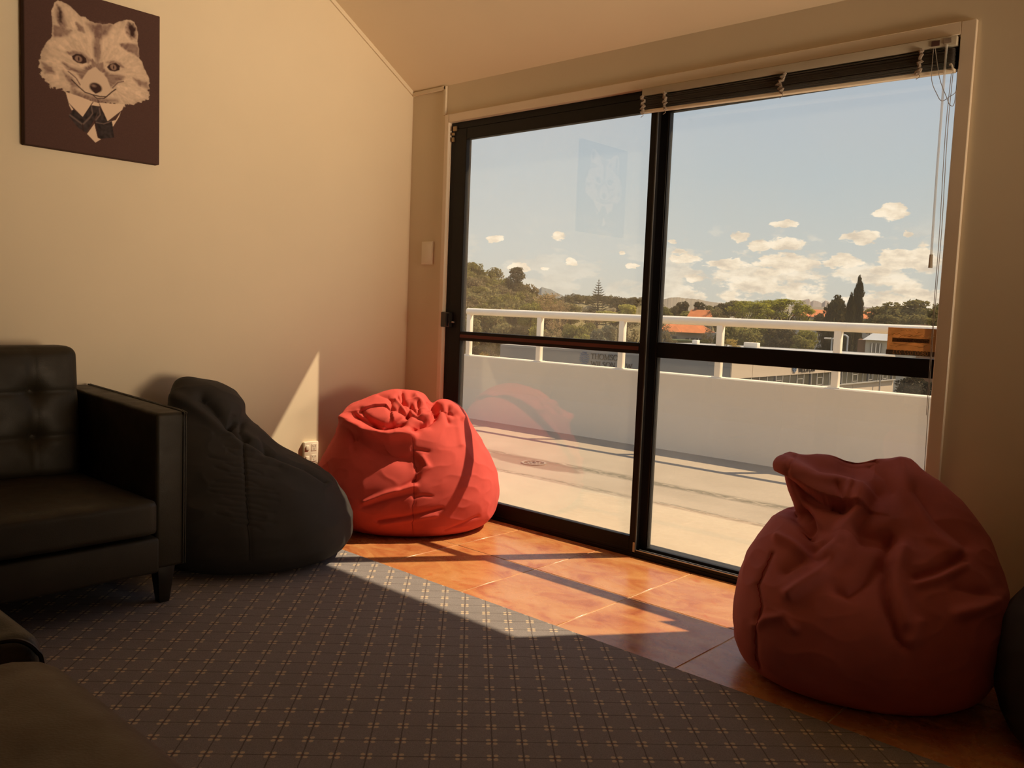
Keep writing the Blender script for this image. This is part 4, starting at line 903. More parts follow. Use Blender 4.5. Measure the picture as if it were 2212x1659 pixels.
# ------------------------------------------------------------------ land
def land(name, c, c2, scale=.03, **kw):
    m, nt, out = new_mat(name); N = NT(nt); geo = N.n('ShaderNodeNewGeometry').outputs['Position']
    N.bsdf(out, N.ramp(N.noise(geo, scale, 6, .65), [(.35, c), (.65, c2)]), .95, .05); return m
gr = MB()
for k in range(1):
    gr.add([(-6000, -200, -7.6), (6000, -200, -7.6), (6000, 9000, -7.6), (-6000, 9000, -7.6), (-6000, -200, -9), (6000, -200, -9), (6000, 9000, -9), (-6000, 9000, -9)], [(0,1,2,3), (7,6,5,4), (0,4,5,1), (1,5,6,2), (2,6,7,3), (3,7,4,0)])
tag(gr.obj('ground', land('ground_cover', (.13, .105, .045), (.20, .15, .07), .02)), kind='structure')
HG = [[(-323.7,283.1,34.1),(-317.8,289.7,29.9),(-311.7,296.2,25.1),(-305.5,302.6,21.0),(-299.1,308.9,17.7),(-292.6,315.1,15.4),(-286.0,321.1,11.9),(-279.1,327.1,7.4),(-272.2,332.9,3.4),(-265.2,338.5,1.1),(-258.1,343.9,-0.3),(-251.0,349.1,-0.9)],[(-290.9,254.7,23.1),(-285.6,260.6,19.9),(-280.2,266.5,16.4),(-274.6,272.3,13.3),(-268.8,277.9,10.9),(-263.0,283.5,9.3),(-257.0,288.9,6.7),(-250.9,294.2,3.3),(-244.7,299.4,0.4),(-238.4,304.4,-1.3),(-232.0,309.3,-2.2),(-225.7,314.0,-2.7)],[(-258.2,226.3,13.7),(-253.5,231.6,11.5),(-248.6,236.8,9.1),(-243.7,241.9,7.0),(-238.6,246.9,5.3),(-233.4,251.8,4.2),(-228.1,256.6,2.4),(-222.7,261.3,0.1),(-217.2,265.9,-2.0),(-211.6,270.4,-3.1),(-206.0,274.7,-3.7),(-200.3,278.9,-4.0)],[(-225.5,197.9,6.1),(-221.4,202.5,4.7),(-217.1,207.0,3.2),(-212.8,211.5,1.8),(-208.4,215.8,0.8),(-203.8,220.1,0.1),(-199.2,224.3,-1.0),(-194.5,228.4,-2.5),(-189.7,232.4,-3.7),(-184.8,236.3,-4.4),(-179.9,240.1,-4.8),(-175.0,243.7,-4.9)],[(-192.8,169.4,0.2),(-189.3,173.3,-0.5),(-185.7,177.2,-1.4),(-182.0,181.0,-2.1),(-178.2,184.7,-2.6),(-174.3,188.4,-2.9),(-170.4,192.0,-3.5),(-166.3,195.5,-4.2),(-162.2,198.9,-4.9),(-158.1,202.2,-5.2),(-153.9,205.4,-5.3),(-149.6,208.5,-5.3)],[(-160.2,140.9,-4.0),(-157.2,144.2,-4.2),(-154.2,147.4,-4.5),(-151.2,150.5,-4.7),(-148.0,153.6,-4.8),(-144.8,156.7,-4.9),(-141.5,159.6,-5.0),(-138.2,162.5,-5.2),(-134.8,165.4,-5.4),(-131.3,168.1,-5.5),(-127.9,170.8,-5.4),(-124.3,173.4,-5.3)],[(-127.6,112.4,-6.4),(-125.2,115.0,-6.3),(-122.8,117.5,-6.2),(-120.4,120.0,-6.0),(-117.9,122.5,-5.9),(-115.3,124.9,-5.8),(-112.7,127.3,-5.6),(-110.1,129.6,-5.5),(-107.4,131.8,-5.3),(-104.6,134.0,-5.2),(-101.8,136.1,-5.0),(-99.0,138.2,-4.9)]]
hv = [p for row in HG for p in row]; nr, nc = len(HG), len(HG[0])
hf = [(r*nc+c, r*nc+c+1, (r+1)*nc+c+1, (r+1)*nc+c) for r in range(nr-1) for c in range(nc-1)]
bk_ = [(p[0]*1.25, p[1]*1.25, -8) for p in HG[0]]; ft_ = [(p[0], p[1], -8) for p in HG[-1]]
o1 = len(hv); hv += bk_; o2 = len(hv); hv += ft_
hf += [(o1+c, o1+c+1, c+1, c) for c in range(nc-1)] + [((nr-1)*nc+c, (nr-1)*nc+c+1, o2+c+1, o2+c) for c in range(nc-1)]
tag(MB().add(hv, hf).obj('wooded_hillside', land('hillside_scrub', (.15, .115, .05), (.22, .17, .07), .05), smooth=True), kind='structure')
def ridge(name, line, m, back=.25, front=.25, jag=0.0, seed=1, n_=24):
    r_ = random.Random(seed); pts = []
    for a, b in zip(line[:-1], line[1:]):
        for k in range(n_):
            t = k/n_; pts.append(tuple(a[i]+(b[i]-a[i])*t for i in range(3)))
    pts.append(line[-1]); pts = [(x, y, z + jag*(noise.noise(Vector((i*.06, seed, 0))) + .6*noise.noise(Vector((i*.17, seed, 5))) + .25*noise.noise(Vector((i*.42, seed, 9))))) for i, (x, y, z) in enumerate(pts)]
    n = len(pts); V, Fc = [], []
    for s, h in ((1-front, None), (1-front*.45, .45), (1-front*.1, .9), (1.0, 1.0), (1+back, None)):
        for x, y, z in pts: V.append((x*s, y*s, -8 if h is None else -8 + (z+8)*h + (0 if h == 1.0 else jag*1.2*noise.noise(Vector((x*.02, y*.02, s*40))))))
    for r in range(4):
        for i in range(n-1): Fc.append((r*n+i, r*n+i+1, (r+1)*n+i+1, (r+1)*n+i))
    o = MB().add(V, Fc).obj(name, m, smooth=True); tag(o, kind='structure'); return o
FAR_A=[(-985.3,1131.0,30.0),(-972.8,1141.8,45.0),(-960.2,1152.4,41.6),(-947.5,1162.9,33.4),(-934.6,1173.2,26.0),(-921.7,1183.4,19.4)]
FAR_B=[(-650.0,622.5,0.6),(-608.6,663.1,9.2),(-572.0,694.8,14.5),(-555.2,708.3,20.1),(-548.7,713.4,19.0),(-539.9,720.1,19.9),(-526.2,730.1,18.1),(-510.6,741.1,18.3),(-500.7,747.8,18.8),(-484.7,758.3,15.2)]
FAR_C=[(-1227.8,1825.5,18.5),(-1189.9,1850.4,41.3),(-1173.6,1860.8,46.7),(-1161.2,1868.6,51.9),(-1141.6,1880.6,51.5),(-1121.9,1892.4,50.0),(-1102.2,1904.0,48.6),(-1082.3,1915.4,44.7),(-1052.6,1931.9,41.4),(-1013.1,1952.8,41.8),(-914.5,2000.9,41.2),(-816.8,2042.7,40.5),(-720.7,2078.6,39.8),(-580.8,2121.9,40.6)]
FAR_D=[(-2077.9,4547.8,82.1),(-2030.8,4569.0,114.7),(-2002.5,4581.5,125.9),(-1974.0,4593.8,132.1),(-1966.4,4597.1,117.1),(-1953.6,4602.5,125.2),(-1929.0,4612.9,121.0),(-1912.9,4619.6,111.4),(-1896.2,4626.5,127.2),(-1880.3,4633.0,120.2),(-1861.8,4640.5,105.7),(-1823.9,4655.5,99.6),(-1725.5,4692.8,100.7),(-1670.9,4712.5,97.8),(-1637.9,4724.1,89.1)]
ridge('distant_mountain', FAR_D, land('hazy_mountain', (.215, .185, .165), (.235, .20, .175), .002), jag=1.5, seed=3)  # distance haze is mixed into the colours of these far ridges
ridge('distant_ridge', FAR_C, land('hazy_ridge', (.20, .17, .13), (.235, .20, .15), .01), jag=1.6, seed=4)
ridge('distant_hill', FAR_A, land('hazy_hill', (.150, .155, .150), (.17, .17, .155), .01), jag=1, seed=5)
ridge('distant_treeline', FAR_B, land('hazy_treeline', (.15, .125, .065), (.20, .16, .085), .06), jag=1.2, seed=6)

# ------------------------------------------------------------------ trees
def foliage(name, c, tr=.35, var=.35):
    m, nt, out = new_mat(name); N = NT(nt); geo = N.n('ShaderNodeNewGeometry').outputs['Position']; inf = N.n('ShaderNodeObjectInfo')
    f = N.math('ADD', N.math('MULTIPLY', N.noise(geo, .9, 4, .7), .8), N.math('MULTIPLY', inf.outputs['Random'], .25))
    cc = N.ramp(f, [(.28, tuple(x*(1-var) for x in c)), (.78, tuple(x*(1+var) for x in c))])
    a = N.n('ShaderNodeBsdfDiffuse'); b = N.n('ShaderNodeBsdfTranslucent'); N.link(cc, a.inputs[0]); N.link(cc, b.inputs[0])
    mx = N.n('ShaderNodeMixShader'); mx.inputs[0].default_value = tr; N.link(a.outputs[0], mx.inputs[1]); N.link(b.outputs[0], mx.inputs[2])
    N.link(mx.outputs[0], out.inputs[0]); return m
FOL = dict(olive=(.225,.190,.078), dark=(.115,.090,.042), brown=(.215,.165,.082), green=(.225,.195,.056), lime=(.34,.30,.07), tan=(.34,.235,.115), teal=(.165,.155,.095), gold=(.42,.29,.07),
           acacia=(.285,.265,.036), cedar=(.085,.068,.028), cypress=(.070,.058,.026), bigtree=(.20,.165,.058), bush=(.045,.038,.022), blossom=(.55,.45,.28), shrub=(.15,.13,.045), norfolk=(.115,.098,.052), crownpine=(.115,.092,.048))
FOL['hazy'] = (.19, .155, .085); FOL['hazygreen'] = (.215, .18, .085)  # treeline leaf colours with distance haze mixed in
FM = {k: foliage('foliage_'+k, v) for k, v in FOL.items()}
M_BARK = plain('bark', (.10, .07, .045), .9, .1)
def leaf_mesh(name, blobs, n, size, seed, flat=0.0, fill=.25):
    """thousands of leaf sprays spread over the lobes of a crown; unit box: x,y in -.5...5, z in 0..1"""
    r = np.random.RandomState(seed); V = []; Fc = []
    wts = np.array([b[3]*b[3]+b[3]*b[4] for b in blobs]); wts = wts/wts.sum()
    for bi in r.choice(len(blobs), n, p=wts):
        x, y, z, rx, rz = blobs[bi]
        d_ = r.randn(3); d_ /= np.linalg.norm(d_); k = 1 - fill*r.rand()**2
        p = np.array([x, y, z]) + d_*np.array([rx, rx, rz])*k*(1+.12*r.randn())
        nrm = d_ + .7*r.randn(3); nrm[2] += flat; nrm /= np.linalg.norm(nrm)
        t = np.cross(nrm, r.randn(3)); t /= np.linalg.norm(t); b = np.cross(nrm, t); s = size*(.6+.8*r.rand())
        o = len(V); V += [p+t*s, p+b*s*.6+t*s*.2, p-t*s, p-b*s*.6-t*s*.1]; Fc.append((o, o+1, o+2, o+3))
    me = bpy.data.meshes.new(name); me.from_pydata([tuple(map(float, v)) for v in V], [], Fc); me.update(); return me
def lobes(kind, seed):
    r = random.Random(seed); B = []
    if kind in ('cypress', 'cedar'):
        k_ = 14
        for i in range(k_):
            z = i/(k_-1); w = .30*(1-.22*z)*(1-max(0, (z-.78)/.22)**2*.62) if kind == 'cypress' else (.46*math.sqrt(max(.02, 1-(z*.98)**2.4)))
            for j in range(3):
                a = r.random()*6.28; B.append((math.cos(a)*w*.35, math.sin(a)*w*.35, .04+z*.92, w*.75, .07))
    elif kind == 'acacia':
        for i in range(16):
            a = r.random()*6.28; q = math.sqrt(r.random())*.40; B.append((math.cos(a)*q, math.sin(a)*q, .62+.26*(1-q*q*5)+r.uniform(-.08, .05), r.uniform(.12, .2), .10))
        for i in range(8):
            a = r.random()*6.28; q = r.uniform(.2, .42); B.append((math.cos(a)*q, math.sin(a)*q, r.uniform(.25, .5), .13, .12))
    elif kind == 'airy':
        for i in range(22):
            a = r.random()*6.28; q = math.sqrt(r.random())*.36; z = r.uniform(.15, .9); w = (1-abs(z-.5)*1.2); B.append((math.cos(a)*q*w, math.sin(a)*q*w, z, r.uniform(.10, .16), .11))
    else:
        for i in range(18):
            a = r.random()*6.28; z = r.uniform(.12, .86); w = math.sqrt(max(.05, 1-((z-.45)/.55)**2))*.36; B.append((math.cos(a)*w*r.uniform(.5, 1), math.sin(a)*w*r.uniform(.5, 1), z, r.uniform(.13, .2), r.uniform(.10, .15)))
        B.append((0, 0, .45, .3, .3))
    return B
CROWN = {}
for i in range(4): CROWN['round%d' % i] = leaf_mesh('round_crown', lobes('round', i), 3400, .040, i, fill=.2)
for i in range(2): CROWN['acacia%d' % i] = leaf_mesh('layered_crown', lobes('acacia', 20+i), 3600, .026, 20+i, flat=1.3)
for i in range(2): CROWN['airy%d' % i] = leaf_mesh('airy_crown', lobes('airy', 30+i), 2600, .020, 30+i, fill=.8)
CROWN['cypress'] = leaf_mesh('columnar_crown', lobes('cypress', 40), 7000, .045, 40, fill=.15)
CROWN['cedar'] = leaf_mesh('domed_crown', lobes('cedar', 41), 8000, .040, 41, fill=.15)
CROWN['hill0'] = leaf_mesh('hill_crown', lobes('round', 50), 900, .055, 50); CROWN['hill1'] = leaf_mesh('hill_crown', lobes('round', 51), 900, .055, 51); CROWN['hill2'] = leaf_mesh('hill_crown', lobes('round', 52), 900, .055, 52)
trunk = MB().tube([(0, 0, 0), (.01, 0, .5), (0, .01, 1.0)], [.5, .38, .22], 8).me('trunk')
MADE = {}
def crown_obj(name, key, mat, parent=None):
    k = (key, mat.name)
    if k not in MADE:
        me = CROWN[key].copy(); me.materials.append(mat); MADE[k] = me
    o = bpy.data.objects.new(name, MADE[k]); COL.objects.link(o)
    if parent is not None: o.parent = parent
    return o
MID=[('tan',-96.3,115.0,-1.0,4.3,7.7),('tan',-79.2,90.1,-2.0,1.9,3.9),('tan',-88.1,108.8,-1.5,3.0,4.5),('lime',-72.3,82.9,-1.4,2.1,2.9),('olive',-65.6,68.7,-2.6,0.9,4.1),('olive',-60.1,60.1,-3.7,0.1,2.8),('olive',-57.9,62.2,-3.5,-0.3,2.5),('dark',-80.6,88.9,-3.4,1.0,3.2),('dark',-53.2,59.7,-3.6,-0.2,2.6),('lime',-48.6,57.1,-3.1,-0.2,2.0),('tan',-45.8,55.5,-2.9,0.4,2.3),('green',-46.3,59.0,-3.4,0.1,2.8),('lime',-42.8,55.4,-3.0,-0.6,1.5),('teal',-46.2,62.9,-3.6,0.1,2.9),('green',-51.4,67.7,-3.6,0.2,2.3),('brown',-45.2,66.0,-3.2,0.7,3.0),('brown',-43.4,61.1,-3.4,0.0,2.0),('dark',-98.1,138.9,-1.2,4.5,3.8),('lime',-73.9,107.0,-0.2,2.7,3.2),('lime',-88.3,121.3,-0.6,1.7,4.8),('blossom',-96.8,127.4,0.0,2.5,3.1),('blossom',-93.4,129.9,0.2,2.4,2.2),('dark',-42.1,42.7,-2.9,-1.5,1.5),('brown',-41.4,43.4,-3.2,-1.4,1.5),('gold',-36.2,37.3,-2.7,-1.6,1.0),('gold',-35.6,37.9,-2.6,-1.8,0.6),('tan',-72.2,95.9,-1.3,1.2,3.2),('olive',-124.2,156.8,-1.5,3.4,6.5),('brown',-42.8,67.6,-2.2,0.4,2.6),('brown',-39.5,63.8,-2.2,-0.2,1.6),('dark',-134.1,222.8,0.6,6.0,4.1),('dark',-126.0,204.2,-0.8,4.3,3.3),('green',-122.8,194.5,-0.8,3.8,4.9),('dark',-130.0,225.2,0.8,5.9,3.6),('olive',-116.9,209.6,-0.3,4.7,4.5),('dark',-119.6,219.5,-0.3,5.6,5.2),('brown',-96.7,175.1,-0.6,3.3,6.3),('green',-112.0,189.3,-0.5,2.8,5.8),('olive',-120.9,230.2,1.2,6.6,6.8),('acacia',-54.7,106.8,0.2,3.5,4.4),('acacia',-49.9,103.6,0.4,3.6,5.4),('acacia',-45.8,100.0,0.8,3.7,5.1),('acacia',-44.8,102.6,0.3,3.1,2.9),('acacia',-47.8,96.8,-0.2,3.1,3.9),('green',-37.8,70.5,-1.9,0.6,2.1),('green',-38.6,75.7,-2.2,0.4,3.6),('dark',-33.5,72.6,-2.3,0.7,3.3),('green',-39.3,81.0,-2.3,0.7,2.8),('lime',-30.0,69.8,-1.8,0.5,1.8),('green',-28.7,66.0,-1.9,-0.0,1.8),('gold',-30.4,57.5,-1.4,-0.4,1.7),('brown',-41.7,74.1,-2.2,0.5,1.6),('shrub',-38.6,67.8,-1.7,-0.8,1.0),('dark',-65.2,157.0,-0.9,2.9,2.9),('cedar',-38.6,97.7,-3.0,3.9,3.5),('cypress',-35.5,93.5,-2.7,4.0,1.5),('cypress',-35.5,95.6,-2.7,5.8,1.8),('bigtree',-42.3,122.9,0.3,3.7,4.5),('bigtree',-38.1,119.1,0.4,4.6,6.1),('bigtree',-36.6,109.0,0.1,2.4,3.4),('bigtree',-34.0,115.1,-0.0,3.5,3.5),('bigtree',-32.6,107.2,-0.3,2.5,3.8),('bigtree',-33.6,120.4,-0.3,4.3,4.2),('olive',-50.3,141.3,-0.3,2.0,3.0),('olive',-33.7,104.7,-1.1,0.6,3.3),('bush',-8.8,28.7,-1.4,-0.6,1.0),('bush',-7.9,26.9,-1.2,-0.6,0.7)]
HILL=[('brown',-309.4,282.2,23.7,31.9,8.3),('brown',-308.9,289.4,21.9,29.8,8.0),('olive',-304.4,290.8,21.7,28.0,6.4),('brown',-308.8,301.7,17.9,25.3,7.5),('olive',-303.8,302.0,17.6,23.6,6.0),('green',-287.8,289.4,15.3,23.2,8.0),('green',-287.4,297.0,12.2,20.1,8.0),('olive',-285.6,300.3,16.1,21.7,5.6),('olive',-280.3,304.4,8.3,16.2,8.0),('green',-286.4,316.3,10.6,16.2,5.6),('olive',-285.3,320.1,7.6,14.4,6.8),('brown',-275.1,313.2,6.1,14.3,8.3),('olive',-276.6,325.3,2.9,10.2,7.4),('brown',-274.0,326.8,2.9,9.5,6.6),('olive',-266.3,323.7,1.7,7.4,5.7),('green',-281.7,257.3,18.9,24.6,5.8),('olive',-282.1,264.0,16.4,23.6,7.3),('green',-277.3,265.9,14.0,21.9,7.9),('green',-280.3,274.1,13.8,20.4,6.6),('dark',-268.6,265.0,11.6,17.4,5.8),('olive',-266.1,270.1,10.0,16.3,6.4),('dark',-272.0,281.7,9.1,16.4,7.3),('olive',-274.0,287.7,8.6,16.6,8.1),('green',-261.1,280.1,7.3,15.3,8.1),('olive',-265.0,290.4,4.2,12.5,8.4),('olive',-252.5,283.3,5.8,11.2,5.5),('olive',-254.7,290.3,3.5,9.5,6.1),('green',-247.5,289.9,0.1,6.8,6.8),('green',-251.0,301.6,0.5,6.6,6.1),('olive',-249.5,305.7,-0.6,5.4,6.1),('olive',-259.5,235.7,14.0,19.7,5.8),('dark',-255.9,238.4,11.9,17.4,5.5),('green',-260.2,247.7,9.5,16.9,7.4),('dark',-260.1,251.5,11.3,16.6,5.3),('brown',-246.3,246.2,7.3,14.2,6.9),('brown',-252.2,254.8,8.6,14.0,5.4),('olive',-242.4,251.8,3.7,10.9,7.3),('brown',-250.7,266.7,6.6,12.1,5.6),('brown',-243.4,264.0,2.8,10.4,7.6),('green',-233.9,258.1,2.4,9.2,6.8),('brown',-241.7,270.0,3.4,9.4,6.1),('brown',-234.5,268.8,-0.0,6.9,7.0),('dark',-233.2,273.8,-1.5,5.3,6.8),('brown',-233.0,279.0,-2.9,4.6,7.5),('dark',-223.2,273.8,-5.0,2.8,7.8),('dark',-242.7,222.6,9.1,14.6,5.5),('olive',-234.9,219.3,6.2,12.0,5.9),('olive',-241.3,230.5,4.1,11.4,7.4),('olive',-228.9,222.4,4.8,10.6,5.8),('olive',-237.9,235.9,4.3,9.5,5.3),('dark',-235.3,237.8,3.8,10.2,6.5),('olive',-223.6,232.6,2.1,8.6,6.5),('olive',-228.0,242.3,1.1,7.5,6.5),('dark',-223.1,239.9,0.4,7.4,7.0),('olive',-218.3,239.9,0.9,5.9,5.1),('olive',-221.2,247.7,-0.5,5.4,5.9),('green',-215.3,249.2,-0.3,5.1,5.4),('olive',-215.1,253.7,-4.8,2.3,7.2),('green',-212.2,253.3,-5.2,2.1,7.3),('olive',-212.6,258.9,-4.1,2.1,6.2),('olive',-222.9,204.1,3.6,8.9,5.3),('olive',-215.5,200.2,1.4,8.2,6.7),('green',-214.8,204.0,2.6,7.4,4.8),('brown',-208.5,204.3,-0.9,6.4,7.3),('olive',-213.8,214.1,-0.3,7.1,7.4),('olive',-213.6,215.5,0.7,6.7,6.0),('olive',-209.2,216.9,-0.9,4.9,5.8),('green',-202.0,213.1,0.2,6.1,6.0),('olive',-199.9,215.2,-1.2,4.1,5.4),('olive',-198.6,217.4,-2.7,4.0,6.7),('olive',-197.3,223.8,-3.8,2.5,6.3),('olive',-195.8,226.7,-5.0,2.5,7.5),('green',-193.0,226.4,-5.5,1.7,7.2),('dark',-190.8,228.9,-6.0,0.3,6.4),('dark',-189.7,234.0,-7.0,-0.4,6.6),('olive',-192.8,177.9,-0.6,5.4,5.9),('green',-198.6,184.6,0.4,6.0,5.6),('green',-186.4,178.0,-1.9,4.5,6.4),('brown',-188.5,182.5,-2.2,4.6,6.9),('brown',-186.2,186.6,-2.3,2.8,5.2),('brown',-185.5,188.0,-4.2,2.7,6.9),('dark',-179.6,185.1,-1.5,2.9,4.5),('olive',-175.5,186.4,-1.5,3.4,4.9),('brown',-175.2,188.7,-2.9,2.1,5.0),('dark',-179.1,198.3,-3.6,2.3,5.9),('olive',-173.9,196.5,-3.7,0.8,4.5),('olive',-173.4,199.5,-3.5,1.6,5.0),('green',-175.1,204.7,-5.1,0.9,6.0),('olive',-167.4,200.0,-7.0,-0.4,6.5),('olive',-170.9,208.8,-6.4,-1.2,5.2),('dark',-170.7,155.6,-2.9,2.9,5.8),('olive',-166.0,155.2,-3.8,1.5,5.3),('olive',-168.9,161.2,-2.6,1.5,4.2),('olive',-166.7,162.2,-3.9,1.1,5.0),('olive',-167.4,167.3,-4.8,1.1,5.9),('green',-163.3,165.8,-4.4,1.6,6.0),('olive',-158.1,164.2,-3.4,1.1,4.5),('green',-155.9,164.2,-4.5,1.1,5.6),('dark',-156.3,170.1,-5.5,0.4,6.0),('dark',-151.6,167.2,-4.1,0.4,4.5),('brown',-152.7,172.7,-5.1,-0.5,4.6),('olive',-152.8,175.5,-6.4,-0.8,5.6),('olive',-154.7,180.5,-7.3,-1.1,6.2),('olive',-148.3,179.1,-7.2,-1.7,5.5),('olive',-148.5,183.3,-6.6,-1.8,4.8),('dark',-151.4,139.5,-5.2,-0.4,4.7),('brown',-144.1,135.4,-5.8,-0.5,5.3),('olive',-141.5,134.7,-4.9,-0.6,4.3),('olive',-142.2,138.5,-5.7,-0.6,5.0),('brown',-142.7,143.1,-4.7,-0.5,4.2),('olive',-138.7,141.0,-6.4,-0.6,5.8),('olive',-141.0,145.5,-5.8,-0.7,5.1),('olive',-140.0,148.9,-5.3,-0.6,4.7),('dark',-139.8,151.5,-4.9,-0.5,4.4),('green',-137.8,152.3,-7.1,-1.1,6.0),('green',-134.8,151.0,-6.3,-1.1,5.2),('olive',-130.8,151.1,-6.6,-0.8,5.8),('green',-123.8,113.3,-5.5,-1.7,3.9),('olive',-125.7,118.1,-5.9,-2.0,3.9),('green',-123.1,124.4,-6.0,-1.8,4.2),('brown',-119.1,124.5,-6.7,-1.5,5.1),('brown',-113.3,121.8,-6.2,-1.4,4.8),('crownpine',-255.2,281.6,7.6,20.9,9.0)]
SHAPE = dict(olive='round', dark='round', brown='airy', green='round', lime='round', tan='airy', teal='round', gold='airy', acacia='acacia', cedar='cedar', cypress='cypress', bigtree='round', bush='round', blossom='round', shrub='round')
DESC = dict(olive='olive green broadleaf tree', dark='dark green dense tree', brown='brownish thin-leaved tree', green='mid green leafy tree', lime='fresh lime green tree', tan='tan half-bare tree', teal='grey-green tree', gold='golden yellow shrub',
            acacia='spreading yellow-green tree', cedar='dark domed conifer', cypress='dark columnar cypress', bigtree='wide layered olive tree', bush='dark bush with pale flowers', blossom='pale blossoming tree', shrub='clipped round shrub')
KIND = dict(gold='shrub', bush='bush', shrub='shrub')
ORD = ['first', 'second', 'third', 'fourth', 'fifth', 'sixth', 'seventh', 'eighth', 'ninth', 'tenth', 'eleventh', 'twelfth']
trunk.materials.append(M_BARK)
count = {}
tot = {}
for t in MID: tot[t[0]] = tot.get(t[0], 0)+1
for i, (kind, x, y, z0, z1, w) in enumerate(sorted(MID, key=lambda t: math.atan2(t[1], t[2]))):
    n = count[kind] = count.get(kind, 0)+1
    sh = SHAPE[kind]; key = sh if sh in CROWN else sh + str(i % (4 if sh == 'round' else 2))
    nm = KIND.get(kind, 'tree')
    root = empty({'tree': 'broadleaf_tree', 'shrub': 'garden_shrub', 'bush': 'flowering_bush'}[nm] if kind not in ('cedar', 'cypress') else kind + '_tree', (x, y, -7.6))
    where = 'beyond the terrace rail' if kind not in ('bush',) else 'low at the right'
    if kind == 'cypress': lab = ('tall ' if z1 > 4 else 'shorter ') + 'dark columnar cypress beyond the terrace rail, right of the mullion'
    elif tot[kind] == 1: lab = DESC[kind] + ' ' + where
    else: lab = DESC[kind] + ' ' + where + ', ' + (ORD[n-1] if n <= 12 else str(n) + 'th') + ' of these from left'
    tag(root, lab, nm, None)
    c = crown_obj('crown', key, FM[kind], root); ww = w*1.12
    c.location = (0, 0, z0+7.6); c.scale = (ww, ww, (z1-z0)*1.03); c.rotation_euler = (0, 0, i*1.7)
    if z0 > -6.5:
        tr = bpy.data.objects.new('trunk', trunk); COL.objects.link(tr); tr.parent = root
        tr.scale = (w*.09, w*.09, (z0+7.6) + (z1-z0)*.35)
    if kind == 'bush':
        q = leaf_mesh('flowers', lobes('round', i % 4), 160, .022, 90+i, fill=.02); q.materials.append(FM['blossom'])
        f_ = link('flowers', q, None, root); f_.location = c.location; f_.scale = c.scale; f_['kind'] = 'stuff'
    if kind in ('acacia', 'bigtree', 'brown', 'tan'):
        r_ = random.Random(i); b = MB()
        for k in range(6):
            a = k*1.05 + r_.random(); hz = (z0+7.6) + (z1-z0)*.1
            b.tube([(0, 0, hz*.8), (math.cos(a)*w*.15, math.sin(a)*w*.15, hz+(z1-z0)*.15), (math.cos(a)*w*.36, math.sin(a)*w*.36, hz+(z1-z0)*.5)], [w*.03, w*.02, w*.006], 6)
        b.obj('branches', M_BARK, root)
# the wooded hillside: trees too far to show parts
for i, (kind, x, y, z0, z1, w) in enumerate(HILL):
    if kind == 'crownpine': continue
    if kind == 'dark': kind = 'green'
    o = crown_obj('hillside_tree', 'hill%d' % (i % 3), FM[kind]); h = (z1-z0)
    o.location = (x, y, z0 - .25*h); o.scale = (w*1.5, w*1.5, h*1.3); o.rotation_euler = (0, 0, i*2.3)
    tag(o, 'bushy olive-green tree in the woods covering the hillside at the left', 'tree', 'trees on the wooded hillside')
k_, x, y, z0, z1, w = [t for t in HILL if t[0] == 'crownpine'][0]
rt_ = empty('crown_pine', (x, y, z0-4)); tag(rt_, 'big dark pine standing up from the skyline of the wooded hill', 'tree')
pc = leaf_mesh('crown', [(0,0,.30,.42,.22), (-.12,0,.5,.36,.18), (.05,.1,.68,.34,.12), (.02,0,.84,.30,.09), (.16,0,.9,.2,.06), (.28,0,.62,.18,.06), (-.2,0,.8,.16,.06), (.3,0,.78,.14,.04)], 3200, .035, 77, flat=.8)
pc.materials.append(FM['crownpine']); o = link('crown', pc, None, rt_); o.location = (0, 0, 4); o.scale = (w*1.05, w*1.05, z1-z0)
tr = bpy.data.objects.new('trunk', trunk); COL.objects.link(tr); tr.parent = rt_; tr.scale = (.8, .8, 8)
# low woods along the far treeline
r_ = random.Random(21); prev = None
cum = [0]
for a, b in zip(FAR_B[:-1], FAR_B[1:]): cum.append(cum[-1]+math.dist(a[:2], b[:2]))
for i in range(64):
    s_ = (i+.5)/64*cum[-1]; k = max(j for j in range(len(cum)) if cum[j] <= s_); k = min(k, len(FAR_B)-2); t = (s_-cum[k])/(cum[k+1]-cum[k])
    p = [FAR_B[k][q]+(FAR_B[k+1][q]-FAR_B[k][q])*t for q in range(3)]; f = r_.uniform(.93, .99); h = r_.uniform(7, 11)
    o = crown_obj('distant_tree', 'hill%d' % (i % 3), FM['hazy'] if i % 3 else FM['hazygreen'])
    o.location = (p[0]*f, p[1]*f, p[2]-h*.75+r_.uniform(-2.5, 0)); ww = r_.uniform(8, 15); o.scale = (ww, ww, h); o.rotation_euler = (0, 0, i*1.9)
    tag(o, 'small hazy tree in the wooded ridge along the horizon left of the mullion', 'tree', 'trees along the far treeline')
# Norfolk pine: tiers of drooping branches
nx, ny, nz0, nz1, nw = -95.5, 128.4, -.8, 7.6, 5.9
rt_ = empty('norfolk_pine', (nx, ny, -7.6)); tag(rt_, 'tall tiered Norfolk pine on the skyline left of the mullion', 'tree')
H_ = nz1+7.6
MB().tube([(0, 0, 0), (0, 0, H_*.6), (0, 0, H_)], [.28, .16, .03], 8).obj('trunk', M_BARK, rt_)
b = MB(); r_ = random.Random(2); zb = nz0+7.6; tiers = 19
for t in range(tiers):
    f = t/(tiers-1); z = zb + (H_-.35-zb)*f; L = nw*.5*(1-f)**.85*(1.0 if f > .12 else .86) + .16
    for k in range(8):
        a = k*math.pi/4 + t*.4 + r_.uniform(-.12, .12); c, s = math.cos(a), math.sin(a); LL = L*r_.uniform(.88, 1.08); wd_ = .05+.085*(1-f)
        up_ = .10 + .22*f
        P = [(0, 0, z), (c*LL*.5, s*LL*.5, z - .02*LL), (c*LL, s*LL, z + up_*LL)]
        b.tube(P, [wd_*.8, wd_, wd_*.25], 5)
